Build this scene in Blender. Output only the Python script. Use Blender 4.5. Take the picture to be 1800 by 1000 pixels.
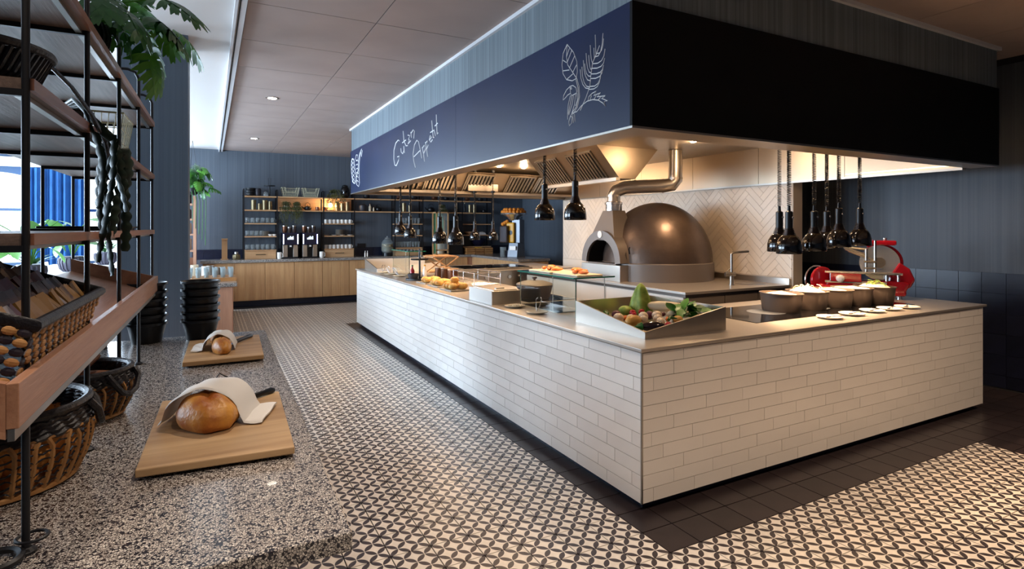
import bpy, bmesh, math, random
from mathutils import Vector, Matrix
random.seed(7)
PI = math.pi
SC = bpy.context.scene
COL = SC.collection
for o in list(bpy.data.objects): bpy.data.objects.remove(o)

# ------------------------------------------------------------------ camera
TH = math.radians(28.06)
cam = bpy.data.cameras.new('camera'); camo = bpy.data.objects.new('camera', cam); COL.objects.link(camo)
camo.location = (-2.0865, -2.4039, 1.567); camo.rotation_euler = (PI/2, 0, -TH)
cam.sensor_width = 36; cam.lens = 36*996/1800; cam.shift_y = -100/1800; cam.clip_start = .05; cam.clip_end = 100
SC.camera = camo

# ------------------------------------------------------------------ world, exposure
SC.view_settings.view_transform = 'Standard'; SC.view_settings.look = 'None'
SC.view_settings.exposure = 0.32; SC.view_settings.gamma = 1; SC.view_settings.use_curve_mapping = False
w = bpy.data.worlds.new('daylight'); SC.world = w; w.use_nodes = True
bg = w.node_tree.nodes['Background']; bg.inputs[0].default_value = (.80, .90, 1, 1); bg.inputs[1].default_value = 3.2

def area(name, loc, rot, sx, sy, power, col):
    l = bpy.data.lights.new(name, 'AREA'); l.shape = 'RECTANGLE'; l.size = sx; l.size_y = sy; l.energy = power; l.color = col
    o = bpy.data.objects.new(name, l); COL.objects.link(o); o.location = loc; o.rotation_euler = rot; return o
def point(name, loc, power, col, r=.05):
    l = bpy.data.lights.new(name, 'POINT'); l.energy = power; l.color = col; l.shadow_soft_size = r
    o = bpy.data.objects.new(name, l); COL.objects.link(o); o.location = loc; return o
def spot(name, loc, power, col, ang=100, blend=.6, r=.04, rot=(0,0,0)):
    l = bpy.data.lights.new(name, 'SPOT'); l.energy = power; l.color = col; l.spot_size = math.radians(ang); l.spot_blend = blend; l.shadow_soft_size = r
    o = bpy.data.objects.new(name, l); COL.objects.link(o); o.location = loc; o.rotation_euler = rot; return o
DAY = (.62, .80, 1.0); WARM = (1.0, .73, .50); HOT = (1.0, .68, .40)
WINL = [(2.6, 1.9), (5.4, 1.9), (8.2, 1.9)]      # window centres along the left wall
for k, (wy, ww) in enumerate(WINL):
    area('window_daylight', (-6.46, wy, 1.75), (0, -PI/2, 0), 1.75, ww-.1, (140, 245, 330)[k], DAY)
for wx in (-5.45, -3.55):
    area('window_daylight', (wx, 10.44, 1.75), (-PI/2, 0, 0), 1.25, 1.7, 150, DAY)

# ------------------------------------------------------------------ helpers
class MB:
    def __init__(s): s.v = []; s.f = []
    def add(s, vs, fs):
        b = len(s.v); s.v += [tuple(p) for p in vs]; s.f += [tuple(i+b for i in q) for q in fs]; return s
    def hexa(s, p): return s.add(p, [(0,3,2,1),(4,5,6,7),(0,1,5,4),(1,2,6,5),(2,3,7,6),(3,0,4,7)])
    def box(s, x0, x1, y0, y1, z0, z1):
        return s.hexa([(x0,y0,z0),(x1,y0,z0),(x1,y1,z0),(x0,y1,z0),(x0,y0,z1),(x1,y0,z1),(x1,y1,z1),(x0,y1,z1)])
    def cbox(s, cx, cy, z0, sx, sy, sz): return s.box(cx-sx/2, cx+sx/2, cy-sy/2, cy+sy/2, z0, z0+sz)
    def tube(s, pts, r, n=6, closed=False, flat=1.0, caps=True):
        P = [Vector(p) for p in pts]; m = len(P); rs = r if isinstance(r, (list, tuple)) else [r]*m
        rings = []; up = None
        for i in range(m):
            if closed: t = P[(i+1) % m]-P[i-1]
            else: t = P[min(i+1, m-1)]-P[max(i-1, 0)]
            if t.length < 1e-9: t = Vector((0,0,1))
            t.normalize()
            if up is None:
                up = Vector((0,0,1)) if abs(t.z) < .9 else Vector((1,0,0))
            a = up-t*up.dot(t)
            if a.length < 1e-6: a = Vector((0,1,0))-t*t.y
            a.normalize(); up = a; b = t.cross(a)
            rings.append([P[i]+(a*math.cos(2*PI*k/n)+b*flat*math.sin(2*PI*k/n))*rs[i] for k in range(n)])
        vs = [p for rg in rings for p in rg]; fs = []
        for i in range(m if closed else m-1):
            j = (i+1) % m
            for k in range(n):
                l = (k+1) % n; fs.append((i*n+k, i*n+l, j*n+l, j*n+k))
        if not closed and caps: fs += [tuple(range(n-1, -1, -1)), tuple((m-1)*n+k for k in range(n))]
        return s.add(vs, fs)
    def cyl(s, p0, p1, r0, r1=None, n=16): return s.tube([p0, p1], [r0, r0 if r1 is None else r1], n)
    def lathe(s, prof, c=(0,0,0), n=20, sx=1, sy=1):
        m = len(prof); vs = []; fs = []
        for r, z in prof:
            for k in range(n):
                a = 2*PI*k/n; vs.append((c[0]+max(r,1e-4)*math.cos(a)*sx, c[1]+max(r,1e-4)*math.sin(a)*sy, c[2]+z))
        for i in range(m-1):
            for k in range(n):
                l = (k+1) % n; fs.append((i*n+k, i*n+l, (i+1)*n+l, (i+1)*n+k))
        fs.append(tuple(range(n-1,-1,-1))); fs.append(tuple((m-1)*n+k for k in range(n)))
        return s.add(vs, fs)
    def sph(s, c, rx, ry=None, rz=None, n=12, m=8):
        ry = rx if ry is None else ry; rz = rx if rz is None else rz
        vs = [(c[0], c[1], c[2]-rz)]; fs = []
        for i in range(1, m):
            ph = -PI/2+PI*i/m
            for k in range(n):
                a = 2*PI*k/n; vs.append((c[0]+rx*math.cos(ph)*math.cos(a), c[1]+ry*math.cos(ph)*math.sin(a), c[2]+rz*math.sin(ph)))
        vs.append((c[0], c[1], c[2]+rz)); T = len(vs)-1
        for k in range(n):
            l = (k+1) % n; fs.append((0, 1+l, 1+k)); fs.append((T, T-n+k, T-n+l))
            for i in range(m-2): fs.append((1+i*n+k, 1+i*n+l, 1+(i+1)*n+l, 1+(i+1)*n+k))
        return s.add(vs, fs)
    def prism(s, poly, axis, a, b):      # poly: 2d points in the two other axes (cyclic order), extruded along axis from a to b
        def P(p, h):
            return {'x': (h, p[0], p[1]), 'y': (p[0], h, p[1]), 'z': (p[0], p[1], h)}[axis]
        n = len(poly); vs = [P(p, a) for p in poly]+[P(p, b) for p in poly]
        return s.add(vs, [tuple(range(n-1,-1,-1)), tuple(range(n, 2*n))]+[(i, (i+1) % n, n+(i+1) % n, n+i) for i in range(n)])
    def ring(s, c, r, rt, n=24, m=6, sx=1, sy=1):
        return s.tube([(c[0]+r*sx*math.cos(2*PI*k/n), c[1]+r*sy*math.sin(2*PI*k/n), c[2]) for k in range(n)], rt, m, closed=True)
    def xf(s, M):
        s.v = [tuple(M @ Vector(p)) for p in s.v]; return s
    def mesh(s, name, mat, smooth=False):
        me = bpy.data.meshes.new(name); me.from_pydata(s.v, [], s.f)
        bm = bmesh.new(); bm.from_mesh(me); bmesh.ops.recalc_face_normals(bm, faces=bm.faces); bm.to_mesh(me); bm.free()
        if smooth:
            for p in me.polygons: p.use_smooth = True
            me.set_sharp_from_angle(angle=math.radians(40))
        me.materials.append(mat); return me
    def obj(s, name, mat, parent=None, loc=(0,0,0), rz=0, smooth=False, bev=0, kind=None):
        return link(name, s.mesh(name, mat, smooth), parent, loc, rz, bev, kind)
def link(name, me, parent=None, loc=(0,0,0), rz=0, bev=0, kind=None, rot=None):
    o = bpy.data.objects.new(name, me); COL.objects.link(o); o.location = loc; o.rotation_euler = rot if rot else (0,0,rz)
    if parent: o.parent = parent
    if kind: o['kind'] = kind
    if bev:
        m = o.modifiers.new('bevel', 'BEVEL'); m.width = bev; m.segments = 2; m.limit_method = 'ANGLE'; m.angle_limit = math.radians(40)
    return o
def tag(o, label, cat, group=None):
    o['label'] = label; o['category'] = cat
    if group: o['group'] = group
    return o
def thing(name, label, cat, loc=(0,0,0), rz=0, group=None):
    o = bpy.data.objects.new(name, None); COL.objects.link(o); o.location = loc; o.rotation_euler = (0,0,rz); o.empty_display_size = .05
    return tag(o, label, cat, group)
def struct(name, mb, mat, **k):
    o = mb.obj(name, mat, **k); o['kind'] = 'structure'; return o
def dup(root, loc, rz=None, label=None, group=None, scale=None):
    r = root.copy(); COL.objects.link(r); r.location = loc
    if rz is not None: r.rotation_euler = (0, 0, rz)
    if label: r['label'] = label
    if group: r['group'] = group
    if scale: r.scale = (scale,)*3
    for ch in list(root.children):
        c = ch.copy(); COL.objects.link(c); c.parent = r
        for g in list(ch.children):
            d = g.copy(); COL.objects.link(d); d.parent = c
    return r
LR = math.radians(.85)
def L(u, v, z=0):       # frame of the terrazzo table in the foreground, turned .85 degrees
    return (-1.769+u*math.cos(LR)+v*math.sin(LR), -.955-u*math.sin(LR)+v*math.cos(LR), z)

# ------------------------------------------------------------------ materials
def lin(c): return tuple(((x/255)/12.92 if x/255 <= .04045 else ((x/255+.055)/1.055)**2.4) for x in c)+(1,)
def hx(s): return lin([int(s[i:i+2], 16) for i in (0,2,4)])
class NT:
    def __init__(s, name):
        s.m = bpy.data.materials.new(name); s.m.use_nodes = True; s.t = s.m.node_tree
        s.b = s.t.nodes['Principled BSDF']
    def n(s, typ, ins={}, **kw):
        nd = s.t.nodes.new('ShaderNode'+typ)
        for k, v in kw.items(): setattr(nd, k, v)
        for k, v in ins.items():
            if isinstance(v, bpy.types.NodeSocket): s.t.links.new(v, nd.inputs[k])
            else: nd.inputs[k].default_value = v
        return nd
    def set(s, **k):
        for a, v in k.items():
            i = s.b.inputs[a.replace('_', ' ')]
            if isinstance(v, bpy.types.NodeSocket): s.t.links.new(v, i)
            else: i.default_value = v
        return s
    def math(s, op, a, b=0.0, c=0.0): return s.n('Math', {0: a, 1: b, 2: c}, operation=op).outputs[0]
    def coord(s, scale=(1,1,1), kind='Object'):
        return s.n('Mapping', {'Vector': s.n('TexCoord').outputs[kind], 'Scale': scale}).outputs[0]
    def noise(s, vec, scale, detail=3, rough=.5): return s.n('TexNoise', {'Vector': vec, 'Scale': scale, 'Detail': detail, 'Roughness': rough}).outputs[0]
    def ramp(s, fac, stops, interp='LINEAR'):
        r = s.n('ValToRGB', {0: fac}); r.color_ramp.interpolation = interp
        e = r.color_ramp.elements
        while len(e) < len(stops): e.new(.5)
        for i, (p, c) in enumerate(stops): e[i].position = p; e[i].color = c
        return r.outputs[0]
    def bump(s, h, strength, dist=.01): s.set(Normal=s.n('Bump', {'Height': h, 'Strength': strength, 'Distance': dist}).outputs[0]); return s
def M(name, c, rough=.5, metal=0, c2=None, ns=8, nscale=(1,1,1), bump=0, bs=None, emit=0, trans=0, coat=0, ior=1.45, spec=.5, rnd=0):
    t = NT(name); c = hx(c) if isinstance(c, str) else c
    t.set(Base_Color=c, Roughness=rough, Metallic=metal, IOR=ior, Transmission_Weight=trans, Coat_Weight=coat, Specular_IOR_Level=spec)
    if c2 or bump: v = t.coord(nscale); nz = t.noise(v, ns, 4)
    if c2: t.set(Base_Color=t.ramp(nz, [(.32, c), (.68, hx(c2))]))
    if rnd:
        r = t.n('ObjectInfo').outputs['Random']; k = t.math('MULTIPLY_ADD', r, rnd, 1-rnd/2)
        src = t.b.inputs['Base Color'].links[0].from_socket if t.b.inputs['Base Color'].links else None
        mx = t.n('VectorMath', {0: src if src else c[:3], 'Scale': k}, operation='SCALE').outputs[0]; t.set(Base_Color=mx)
    if bump: t.bump(t.noise(t.coord(nscale), bs or ns, 4), bump)
    if emit: t.set(Emission_Color=c, Emission_Strength=emit)
    return t.m
def wood(name, c1, c2, axis=2, rough=.45, rnd=.12, sc=1.0, coat=0):
    t = NT(name); s = [14*sc]*3; s[axis] = .9*sc
    r = t.n('ObjectInfo').outputs['Random']
    off = t.n('CombineXYZ', {0: t.math('MULTIPLY', r, 37), 1: t.math('MULTIPLY', r, 91), 2: t.math('MULTIPLY', r, 53)}).outputs[0]
    v = t.n('VectorMath', {0: t.n('TexCoord').outputs['Object'], 1: off}, operation='ADD').outputs[0]
    v = t.n('Mapping', {'Vector': v, 'Scale': s}).outputs[0]
    n1 = t.noise(v, 1.0, 4, .6); n2 = t.noise(v, 6.0, 3, .6)
    f = t.math('ADD', t.math('MULTIPLY', n1, .75), t.math('MULTIPLY', n2, .25))
    c = t.ramp(f, [(.34, hx(c1)), (.66, hx(c2))])
    k = t.math('MULTIPLY_ADD', r, rnd, 1-rnd/2)
    t.set(Base_Color=t.n('VectorMath', {0: c, 'Scale': k}, operation='SCALE').outputs[0], Roughness=rough, Coat_Weight=coat)
    t.bump(n2, .12); return t.m
def steel(name, c, rough=.28, stretch=(60,60,2), amt=.12, bump=.03, metal=1):
    t = NT(name); n = t.noise(t.coord(stretch), 3, 3)
    t.set(Base_Color=hx(c), Metallic=metal, Roughness=t.math('MULTIPLY_ADD', n, amt, rough-amt/2)); t.bump(n, bump); return t.m
def streak(name, c1, c2, rough=.55):
    t = NT(name); n = t.noise(t.coord((26,26,.12)), 1.6, 5, .65)
    t.set(Base_Color=t.ramp(n, [(.3, hx(c1)), (.72, hx(c2))]), Roughness=rough); t.bump(n, .15); return t.m
def floor_pattern():
    t = NT('patterned_cement_tile'); sx = t.n('SeparateXYZ', {0: t.n('TexCoord').outputs['Object']})
    x, y = sx.outputs[0], sx.outputs[1]
    p = t.math('MULTIPLY', t.math('ADD', x, y), 10); q = t.math('MULTIPLY', t.math('SUBTRACT', x, y), 10)
    A = t.math('ABSOLUTE', t.math('SUBTRACT', t.math('FLOORED_MODULO', p, 1.0), .5)); B = t.math('ABSOLUTE', t.math('SUBTRACT', t.math('FLOORED_MODULO', q, 1.0), .5))
    mx = t.math('MAXIMUM', A, B); mn = t.math('MINIMUM', A, B)
    d = t.math('SQRT', t.math('ADD', t.math('POWER', t.math('SUBTRACT', 1.0, mx), 2), t.math('POWER', mn, 2)))
    f = t.math('LESS_THAN', d, .69)
    nz = t.noise(t.coord(), 30, 3)
    cr = t.ramp(nz, [(.3, hx('e0d6ca')), (.7, hx('efe6da'))]); dk = t.ramp(nz, [(.3, hx('352e30')), (.7, hx('463d3f'))])
    c = t.n('Mix', {0: f, 6: cr, 7: dk}, data_type='RGBA').outputs[2]
    r = t.n('ObjectInfo').outputs['Random']
    t.set(Base_Color=t.n('VectorMath', {0: c, 'Scale': t.math('MULTIPLY_ADD', r, .1, .95)}, operation='SCALE').outputs[0], Roughness=t.math('MULTIPLY_ADD', nz, .12, .26)); return t.m
def terrazzo():
    t = NT('terrazzo'); v = t.coord()
    a = t.n('TexVoronoi', {'Vector': v, 'Scale': 165, 'Randomness': 1.0}, feature='DISTANCE_TO_EDGE').outputs[0]
    b = t.n('TexVoronoi', {'Vector': v, 'Scale': 165, 'Randomness': 1.0})
    n = t.noise(v, 260, 2)
    e = t.math('GREATER_THAN', t.math('ADD', a, t.math('MULTIPLY', n, .10)), .135)
    chip = t.ramp(t.n('SeparateColor', {0: b.outputs['Color']}).outputs[0], [(0, hx('2c2a31')), (.15, hx('26242b')), (.17, hx('8a827c')), (.5, hx('b9b0a8')), (1, hx('dcd4ca'))])
    c = t.n('Mix', {0: e, 6: hx('232127'), 7: chip}, data_type='RGBA').outputs[2]
    t.set(Base_Color=c, Roughness=.22, Coat_Weight=.2); return t.m
MAT = {}
def _mats():
    m = MAT
    m['floor'] = floor_pattern(); m['terrazzo'] = terrazzo()
    m['grout'] = M('dark_grout', '1d191a', .8); m['dtile'] = M('dark_floor_tile', '2a2325', .34, c2='352c2d', ns=6, rnd=.25)
    m['wtile'] = M('navy_wall_tile', '1b1f30', .3, c2='20243a', ns=5, rnd=.3); m['wgrout'] = M('wall_grout', '35343c', .8)
    m['streak'] = streak('slate_streak_wallpaper', '474f5a', '5b636d'); m['streak2'] = streak('teal_grey_streak_cladding', '4d5962', '78848a')
    m['column'] = streak('slate_column_cladding', '546272', '62717f', .5)
    m['ceil'] = M('ceiling_panel_white', 'a6948c', .7, c2='ae9c94', ns=2, rnd=.04); m['ceilw'] = M('ceiling_plaster_white', 'd5d0cc', .7); m['gap'] = M('dark_gap', '141316', .8)
    m['trimw'] = M('white_trim', 'd8d8da', .4); m['white'] = M('white_paint', 'e6e4e0', .5)
    m['brick'] = M('white_glazed_brick', 'e3dcd6', .24, c2='e9e3dd', ns=3, rnd=.07, coat=.2); m['mortar'] = M('grey_mortar', '8d857e', .85)
    m['herr'] = M('cream_herringbone_tile', 'dfd2c2', .4, rnd=.08); m['hmort'] = M('cream_mortar', 'b3a490', .85)
    m['steel'] = steel('brushed_steel', 'c4bcb2', .32); m['steelh'] = steel('hood_steel', 'b5a48f', .36, (3,60,60), .14, .03, .95); m['blade'] = steel('blade_steel', 'dcdee2', .24, (4,4,4), .02, 0, .8); m['steeld'] = steel('dark_steel', '6d645e', .35)
    m['steelt'] = steel('worktop_steel', 'c2b8ae', .34, (2,2,2), .03, 0, .72); m['chrome'] = M('chrome', 'd6d6d8', .2, .9); m['alu'] = M('satin_aluminium', 'a8a39c', .32, 1)
    m['plinth'] = M('plinth_dark', '23283a', .25); m['blackm'] = M('black_powder_coat', '14151a', .42); m['black'] = M('black_plastic', '101014', .35)
    m['board'] = M('chalkboard_daylit', '0d1c3c', .36, c2='0f2044', ns=2, spec=.3); m['chalk'] = M('chalk', 'e4e4e4', .9); m['boardk'] = M('chalkboard_black', '040406', .6, spec=.2)  # side board is a copy with the daylight's blue put into its colour
    m['lampk'] = M('gloss_black_enamel', '0c0b0e', .12, coat=.6); m['bulb'] = M('heat_bulb', (1,.62,.3,1), .4, emit=25); m['spotw'] = M('spot_glow', (1,.86,.68,1), .4, emit=30); m['led'] = M('led_strip', (1,.78,.5,1), .4, emit=2.5)
    m['dome'] = M('bronze_dome_plaster', '5a4b42', .38, .6, c2='69584d', ns=5, bump=.35, bs=14); m['ovg'] = M('oven_grey_paint', '7d726a', .42, .3); m['mattk'] = M('matte_black', '0b0909', .9)
    m['oak'] = wood('oak_panel', 'b98a5e', 'd2a675', 2); m['oakx'] = wood('oak_board', 'b98a60', 'd0a67a', 0); m['oaky'] = wood('oak_board_long', 'b98a60', 'd0a67a', 1)
    m['shelf'] = wood('shelf_brown_oak', '7a5140', 'a06d50', 1, .4, .1, 1.2); m['shelfu'] = wood('shelf_grey_oak', '55463f', '8f786c', 1, .5, .1, .8)
    m['cut'] = wood('chopping_board_wood', '93714d', 'd2b186', 0, .5, .1, .33); m['cut2'] = wood('chopping_board_wood_dark', '8f6c47', 'c09a6c', 0, .55, .1, .7)
    m['oakp'] = wood('pinkish_tray_oak', '96684f', 'b98a6c', 1); m['redwood'] = wood('pinkish_oak', 'a87a62', 'c39478', 2); m['crate'] = wood('crate_wood', 'a06b3c', 'c48d55', 0)
    m['glass'] = M('clear_glass', 'f2fbf8', .02, trans=1, ior=1.45); m['thin'] = M('pale_glassware', 'e8f0f2', .05, trans=.85, ior=1.2); m['gedge'] = M('green_glass_edge', '2f8f7a', .1, trans=.3)
    m['pot'] = M('grey_cast_iron', '3b3a40', .4, .3); m['pan'] = M('brown_grey_casserole', '5c4f48', .42, .35); m['panin'] = M('casserole_inside', 'c5b7a4', .4)
    m['cer'] = M('white_ceramic', 'ece6de', .25); m['cerc'] = M('cream_ceramic', 'd9c9ae', .35); m['stone'] = M('grey_stoneware', '8d8478', .5)
    m['red'] = M('red_enamel', 'a3101f', .2, coat=.5); m['yel'] = M('yellow_plastic', 'd79a1b', .35); m['orange'] = M('orange_peel', 'd9781b', .5, c2='e8922c', ns=20, bump=.2, bs=120)
    m['brass'] = M('brushed_brass', '8f8062', .34, .9); m['cop'] = M('copper_tint', '6e4a38', .3, .8); m['neck'] = M('dark_vented_metal', '2a1f1b', .3, .7); m['smoke'] = M('smoked_hopper', '4a3a36', .12, trans=.3)
    m['bread'] = M('bread_crust', 'a0561d', .45, c2='dc9f4a', ns=11, bump=.5, bs=40); m['cloth'] = M('white_napkin', 'dcd8d3', .85, bump=.15, bs=300)
    m['wick'] = M('tan_wicker', '9a6a3c', .6, c2='b98a55', ns=25); m['wickd'] = M('black_wicker', '17151a', .4, bump=.4, bs=90); m['wickg'] = M('dark_two_tone_wicker', '2b2530', .5)
    m['leaf'] = M('green_leaf', '1f4a1c', .35, c2='2f6a26', ns=6); m['leafb'] = M('bright_green_leaf', '3a7224', .4, c2='55902f', ns=5); m['leafd'] = M('dark_succulent_green', '12211a', .5, c2='1e3524', ns=9); m['leafo'] = M('olive_trailing_leaf', '3a3d1d', .5, c2='55552a', ns=9)
    m['soil'] = M('potting_soil', '1c140f', .9); m['potr'] = M('ribbed_grey_pot', '4a4653', .5)
    m['cream'] = M('cream_wire', 'c9c4a4', .4); m['blue'] = M('blue_curtain', '1d4c80', .8, c2='235a94', ns=4); m['bluef'] = M('navy_window_frame', '24405f', .5)
    m['bulbw'] = M('warm_bulb_glow', (1,.72,.36,1), .5, emit=60); m['ledb'] = M('blue_white_led', (.55,.6,1,1), .5, emit=7); m['scr'] = M('display_screen', (.55,.65,.85,1), .4, emit=1.6); m['navy'] = M('navy_plastic', '15162c', .3)
    m['potato'] = M('potato_skin', 'b87432', .6, c2='d99446', ns=10, rnd=.5); m['grain'] = M('brown_nuts', '6b3f22', .7, c2='8e5a33', ns=120, bump=.8, bs=160)
    m['egg'] = M('aubergine', '1c0d16', .15, coat=.5); m['cab'] = M('cabbage_green', '64852a', .5, c2='b3c25c', ns=16, bump=.4, bs=25); m['rad'] = M('white_radish', 'd8c3a0', .45, c2='e6d6b8', ns=5)
    m['tom'] = M('tomato_red', 'a51823', .2); m['car'] = M('carrot_orange', 'd0702a', .5); m['oni'] = M('pale_onion', 'd9bfa0', .35, c2='e6d4ba', ns=8); m['squ'] = M('squash_tan', 'c08a3e', .45, c2='cf9c52', ns=9)
    m['beet'] = M('purple_beet', '5a2434', .45); m['chick'] = M('golden_roast_crust', 'b9772a', .5, c2='e2b96a', ns=16, bump=.6, bs=40); m['salm'] = M('salmon_orange', 'd56a2e', .4, c2='e58a4a', ns=20)
    m['rice'] = M('pale_food', 'e2d2ae', .7, c2='f0e6cf', ns=60, bump=.6, bs=90); m['pkr'] = M('dark_red_packet', '5a1c22', .3); m['pkb'] = M('brown_packet', '4a3328', .3); m['pkt'] = M('tan_packet', '9a7440', .35); m['pkk'] = M('black_packet', '1a1416', .25); m['pkw'] = M('silver_packet', 'a9a0a2', .25)
    m['redb'] = M('red_board', 'b52a38', .45); m['gr'] = M('green_poster', '6fb58a', .5)
    m['induct'] = M('black_glass_hob', '0c0c0e', .06); m['grey'] = M('grey_metal_body', '6f7278', .35, .6); m['water'] = M('lemon_water', 'dcd3a0', .05, trans=.7, ior=1.33)
_mats()

# ================================================================== SETTING
CZ = 3.14; BY = 10.5; RX = 4.75
def proj(x, y, z):
    dx, dy = x-camo.location.x, y-camo.location.y; t = dx*math.sin(TH)+dy*math.cos(TH); l = dx*math.cos(TH)-dy*math.sin(TH)
    return (900+996*l/t, 400-996*(z-1.567)/t, t) if t > .05 else (-9e9, 0, t)
def inview(x, y, z=0, m=25):
    p = proj(x, y, z); return p[2] > .1 and -m < p[0] < 1800+m and -m < p[1] < 1000+m
floor = struct('floor', MB().box(-6.6, 5.2, -6.2, BY+.05, -.12, -.006), MAT['grout'])
TX0, TY0, TS = -.127, -.352, .2
pat = []; drk = []
for i in range(-22, 25):
    for j in range(-16, 52):
        x = TX0+TS*(i+.5); y = TY0+TS*(j+.5)
        if x > RX-.1 or y > 9.62 or x < -3.9: continue
        if .1 < x < 3.75 and .1 < y < 6.75: continue                      # under the island
        isp = (x < TX0 and y < 9.5) or (y < TY0 and x < 2.87) or (y > 7.05 and x < 3.2)
        (pat if isp else drk).append((x, y))
key = lambda p: math.hypot(p[0]-camo.location.x, p[1]-camo.location.y)
def tiles(lst, name, mat, lim=300):
    tm = MB().box(-TS/2+.003, TS/2-.003, -TS/2+.003, TS/2-.003, -.011, 0).mesh(name, mat)
    vis = sorted([p for p in lst if inview(*p) and not (p[0] < -1.85 and p[1] < 2.1)], key=key); near = set(vis[:lim])
    for p in vis[:lim]: link(name, tm, floor, (p[0], p[1], 0))
    mb = MB(); ox, oy = TX0, TY0
    for p in lst:
        if p not in near: mb.box(p[0]-TS/2+.003-ox, p[0]+TS/2-.003-ox, p[1]-TS/2+.003-oy, p[1]+TS/2-.003-oy, -.011, 0)
    if mb.v: mb.obj(name+'_field', mat, floor, (ox, oy, 0), kind='stuff')
tiles(pat, 'patterned_tile', MAT['floor']); tiles(drk, 'dark_tile', MAT['dtile'])

# --- walls
wb = struct('wall_back', MB().box(-2.95, 5.2, BY, BY+.15, 0, CZ+.1), MAT['streak'])
tm = MB().box(-.098, .098, -.01, 0, -.098, .098).mesh('wall_tile', MAT['wtile'])
for k in range(38): link('wall_tile', tm, wb, (-2.3+.2*k, BY, 1.025))
MB().box(-2.4, 5.1, BY-.004, BY, .93, 1.125).obj('tile_grout', MAT['wgrout'], wb)
wr = struct('wall_right', MB().box(RX, RX+.15, -6.2, 4.0, 0, CZ+.1), MAT['streak'])
tm2 = MB().box(-.01, 0, -.098, .098, -.098, .098).mesh('wall_tile', MAT['wtile'])
tmh = MB().box(-.01, 0, -.098, .098, -.058, .058).mesh('wall_tile_cut', MAT['wtile'])
for j in range(-6, 16):
    for i in range(6):
        y = .095+.2*j
        if i: link('wall_tile', tm2, wr, (RX, y, .02+.2*i))
        else: link('wall_tile', tmh, wr, (RX, y, .06))
MB().box(RX-.004, RX, -1.3, 3.3, 0, 1.12).obj('tile_grout', MAT['wgrout'], wr)
MB().box(RX-.004, RX, -6.0, -1.3, 0, 1.12).obj('tile_band', MAT['wtile'], wr)
struct('wall_right_far', MB().box(5.1, 5.25, 4.0, BY+.15, 0, CZ+.1).box(4.9, 5.25, 3.9, 4.0, 0, CZ+.1), MAT['streak'])
struct('wall_front', MB().box(-6.6, RX+.15, -6.35, -6.2, 0, CZ+.1), MAT['streak'])
# left wall with its row of windows, outside the frame: the room's daylight comes through these
wl = MB(); ys = -6.2
for wy, ww in WINL: wl.box(-6.65, -6.5, ys, wy-ww/2, 0, CZ+.1); ys = wy+ww/2; wl.box(-6.65, -6.5, wy-ww/2, ys, 0, .8).box(-6.65, -6.5, wy-ww/2, ys, 2.7, CZ+.1)
wl.box(-6.65, -6.5, ys, BY+.15, 0, CZ+.1); struct('wall_left', wl, MAT['bluef'])
for k, (wy, ww) in enumerate(WINL):
    fr = MB()
    for a in (-ww/2+.03, 0, ww/2-.03): fr.box(-6.6, -6.55, wy+a-.03, wy+a+.03, .8, 2.7)
    fr.box(-6.6, -6.55, wy-ww/2, wy+ww/2, .8, .86).box(-6.6, -6.55, wy-ww/2, wy+ww/2, 2.64, 2.7)
    struct('window_%d' % (k+4), fr, MAT['bluef'])
# back wall of the dining room: two arched windows
def archwall(name, x0, x1, wins, y0, y1):
    mb = MB(); x = x0
    for (a, b, zs, zt) in wins:
        mb.box(x, a, y0, y1, 0, CZ+.1); mb.box(a, b, y0, y1, 0, zs)
        n = 14; r = (b-a)/2; c = (a+b)/2; rise = .28
        for k in range(n):
            t0 = a+(b-a)*k/n; t1 = a+(b-a)*(k+1)/n; h = lambda t: zt-rise+rise*math.sqrt(max(0, 1-((t-c)/r)**2))
            mb.hexa([(t0,y0,h(t0)),(t1,y0,h(t1)),(t1,y1,h(t1)),(t0,y1,h(t0)),(t0,y0,CZ+.1),(t1,y0,CZ+.1),(t1,y1,CZ+.1),(t0,y1,CZ+.1)])
        x = b
    mb.box(x, x1, y0, y1, 0, CZ+.1); return struct(name, mb, MAT['bluef'])
WB = [(-6.2, -4.75, .95, 2.55), (-4.2, -2.98, .95, 2.62)]
archwall('wall_back_dining', -6.65, -2.95, WB, BY, BY+.15)
for k, (a, b, zs, zt) in enumerate(WB):
    wn = struct('window_%d' % (k+1), MB().box(a-.04, b+.04, BY-.05, BY+.02, zs-.05, zs), MAT['bluef'])
    MB().box(a, b, BY+.07, BY+.11, 1.86, 1.91).obj('crossbar', MAT['bluef'], wn)
    for x in (a+.03, (a+b)/2, b-.03): MB().box(x-.035, x+.035, BY+.06, BY+.12, zs, 1.86).obj('mullion', MAT['bluef'], wn)
    MB().box(a, b, BY+.085, BY+.09, zs, zt-.3).obj('pane', MAT['glass'], wn)
struct('trim_2', MB().box(-6.5, -2.95, BY-.1, BY-.001, 2.64, 2.80), MAT['white'])
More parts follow.
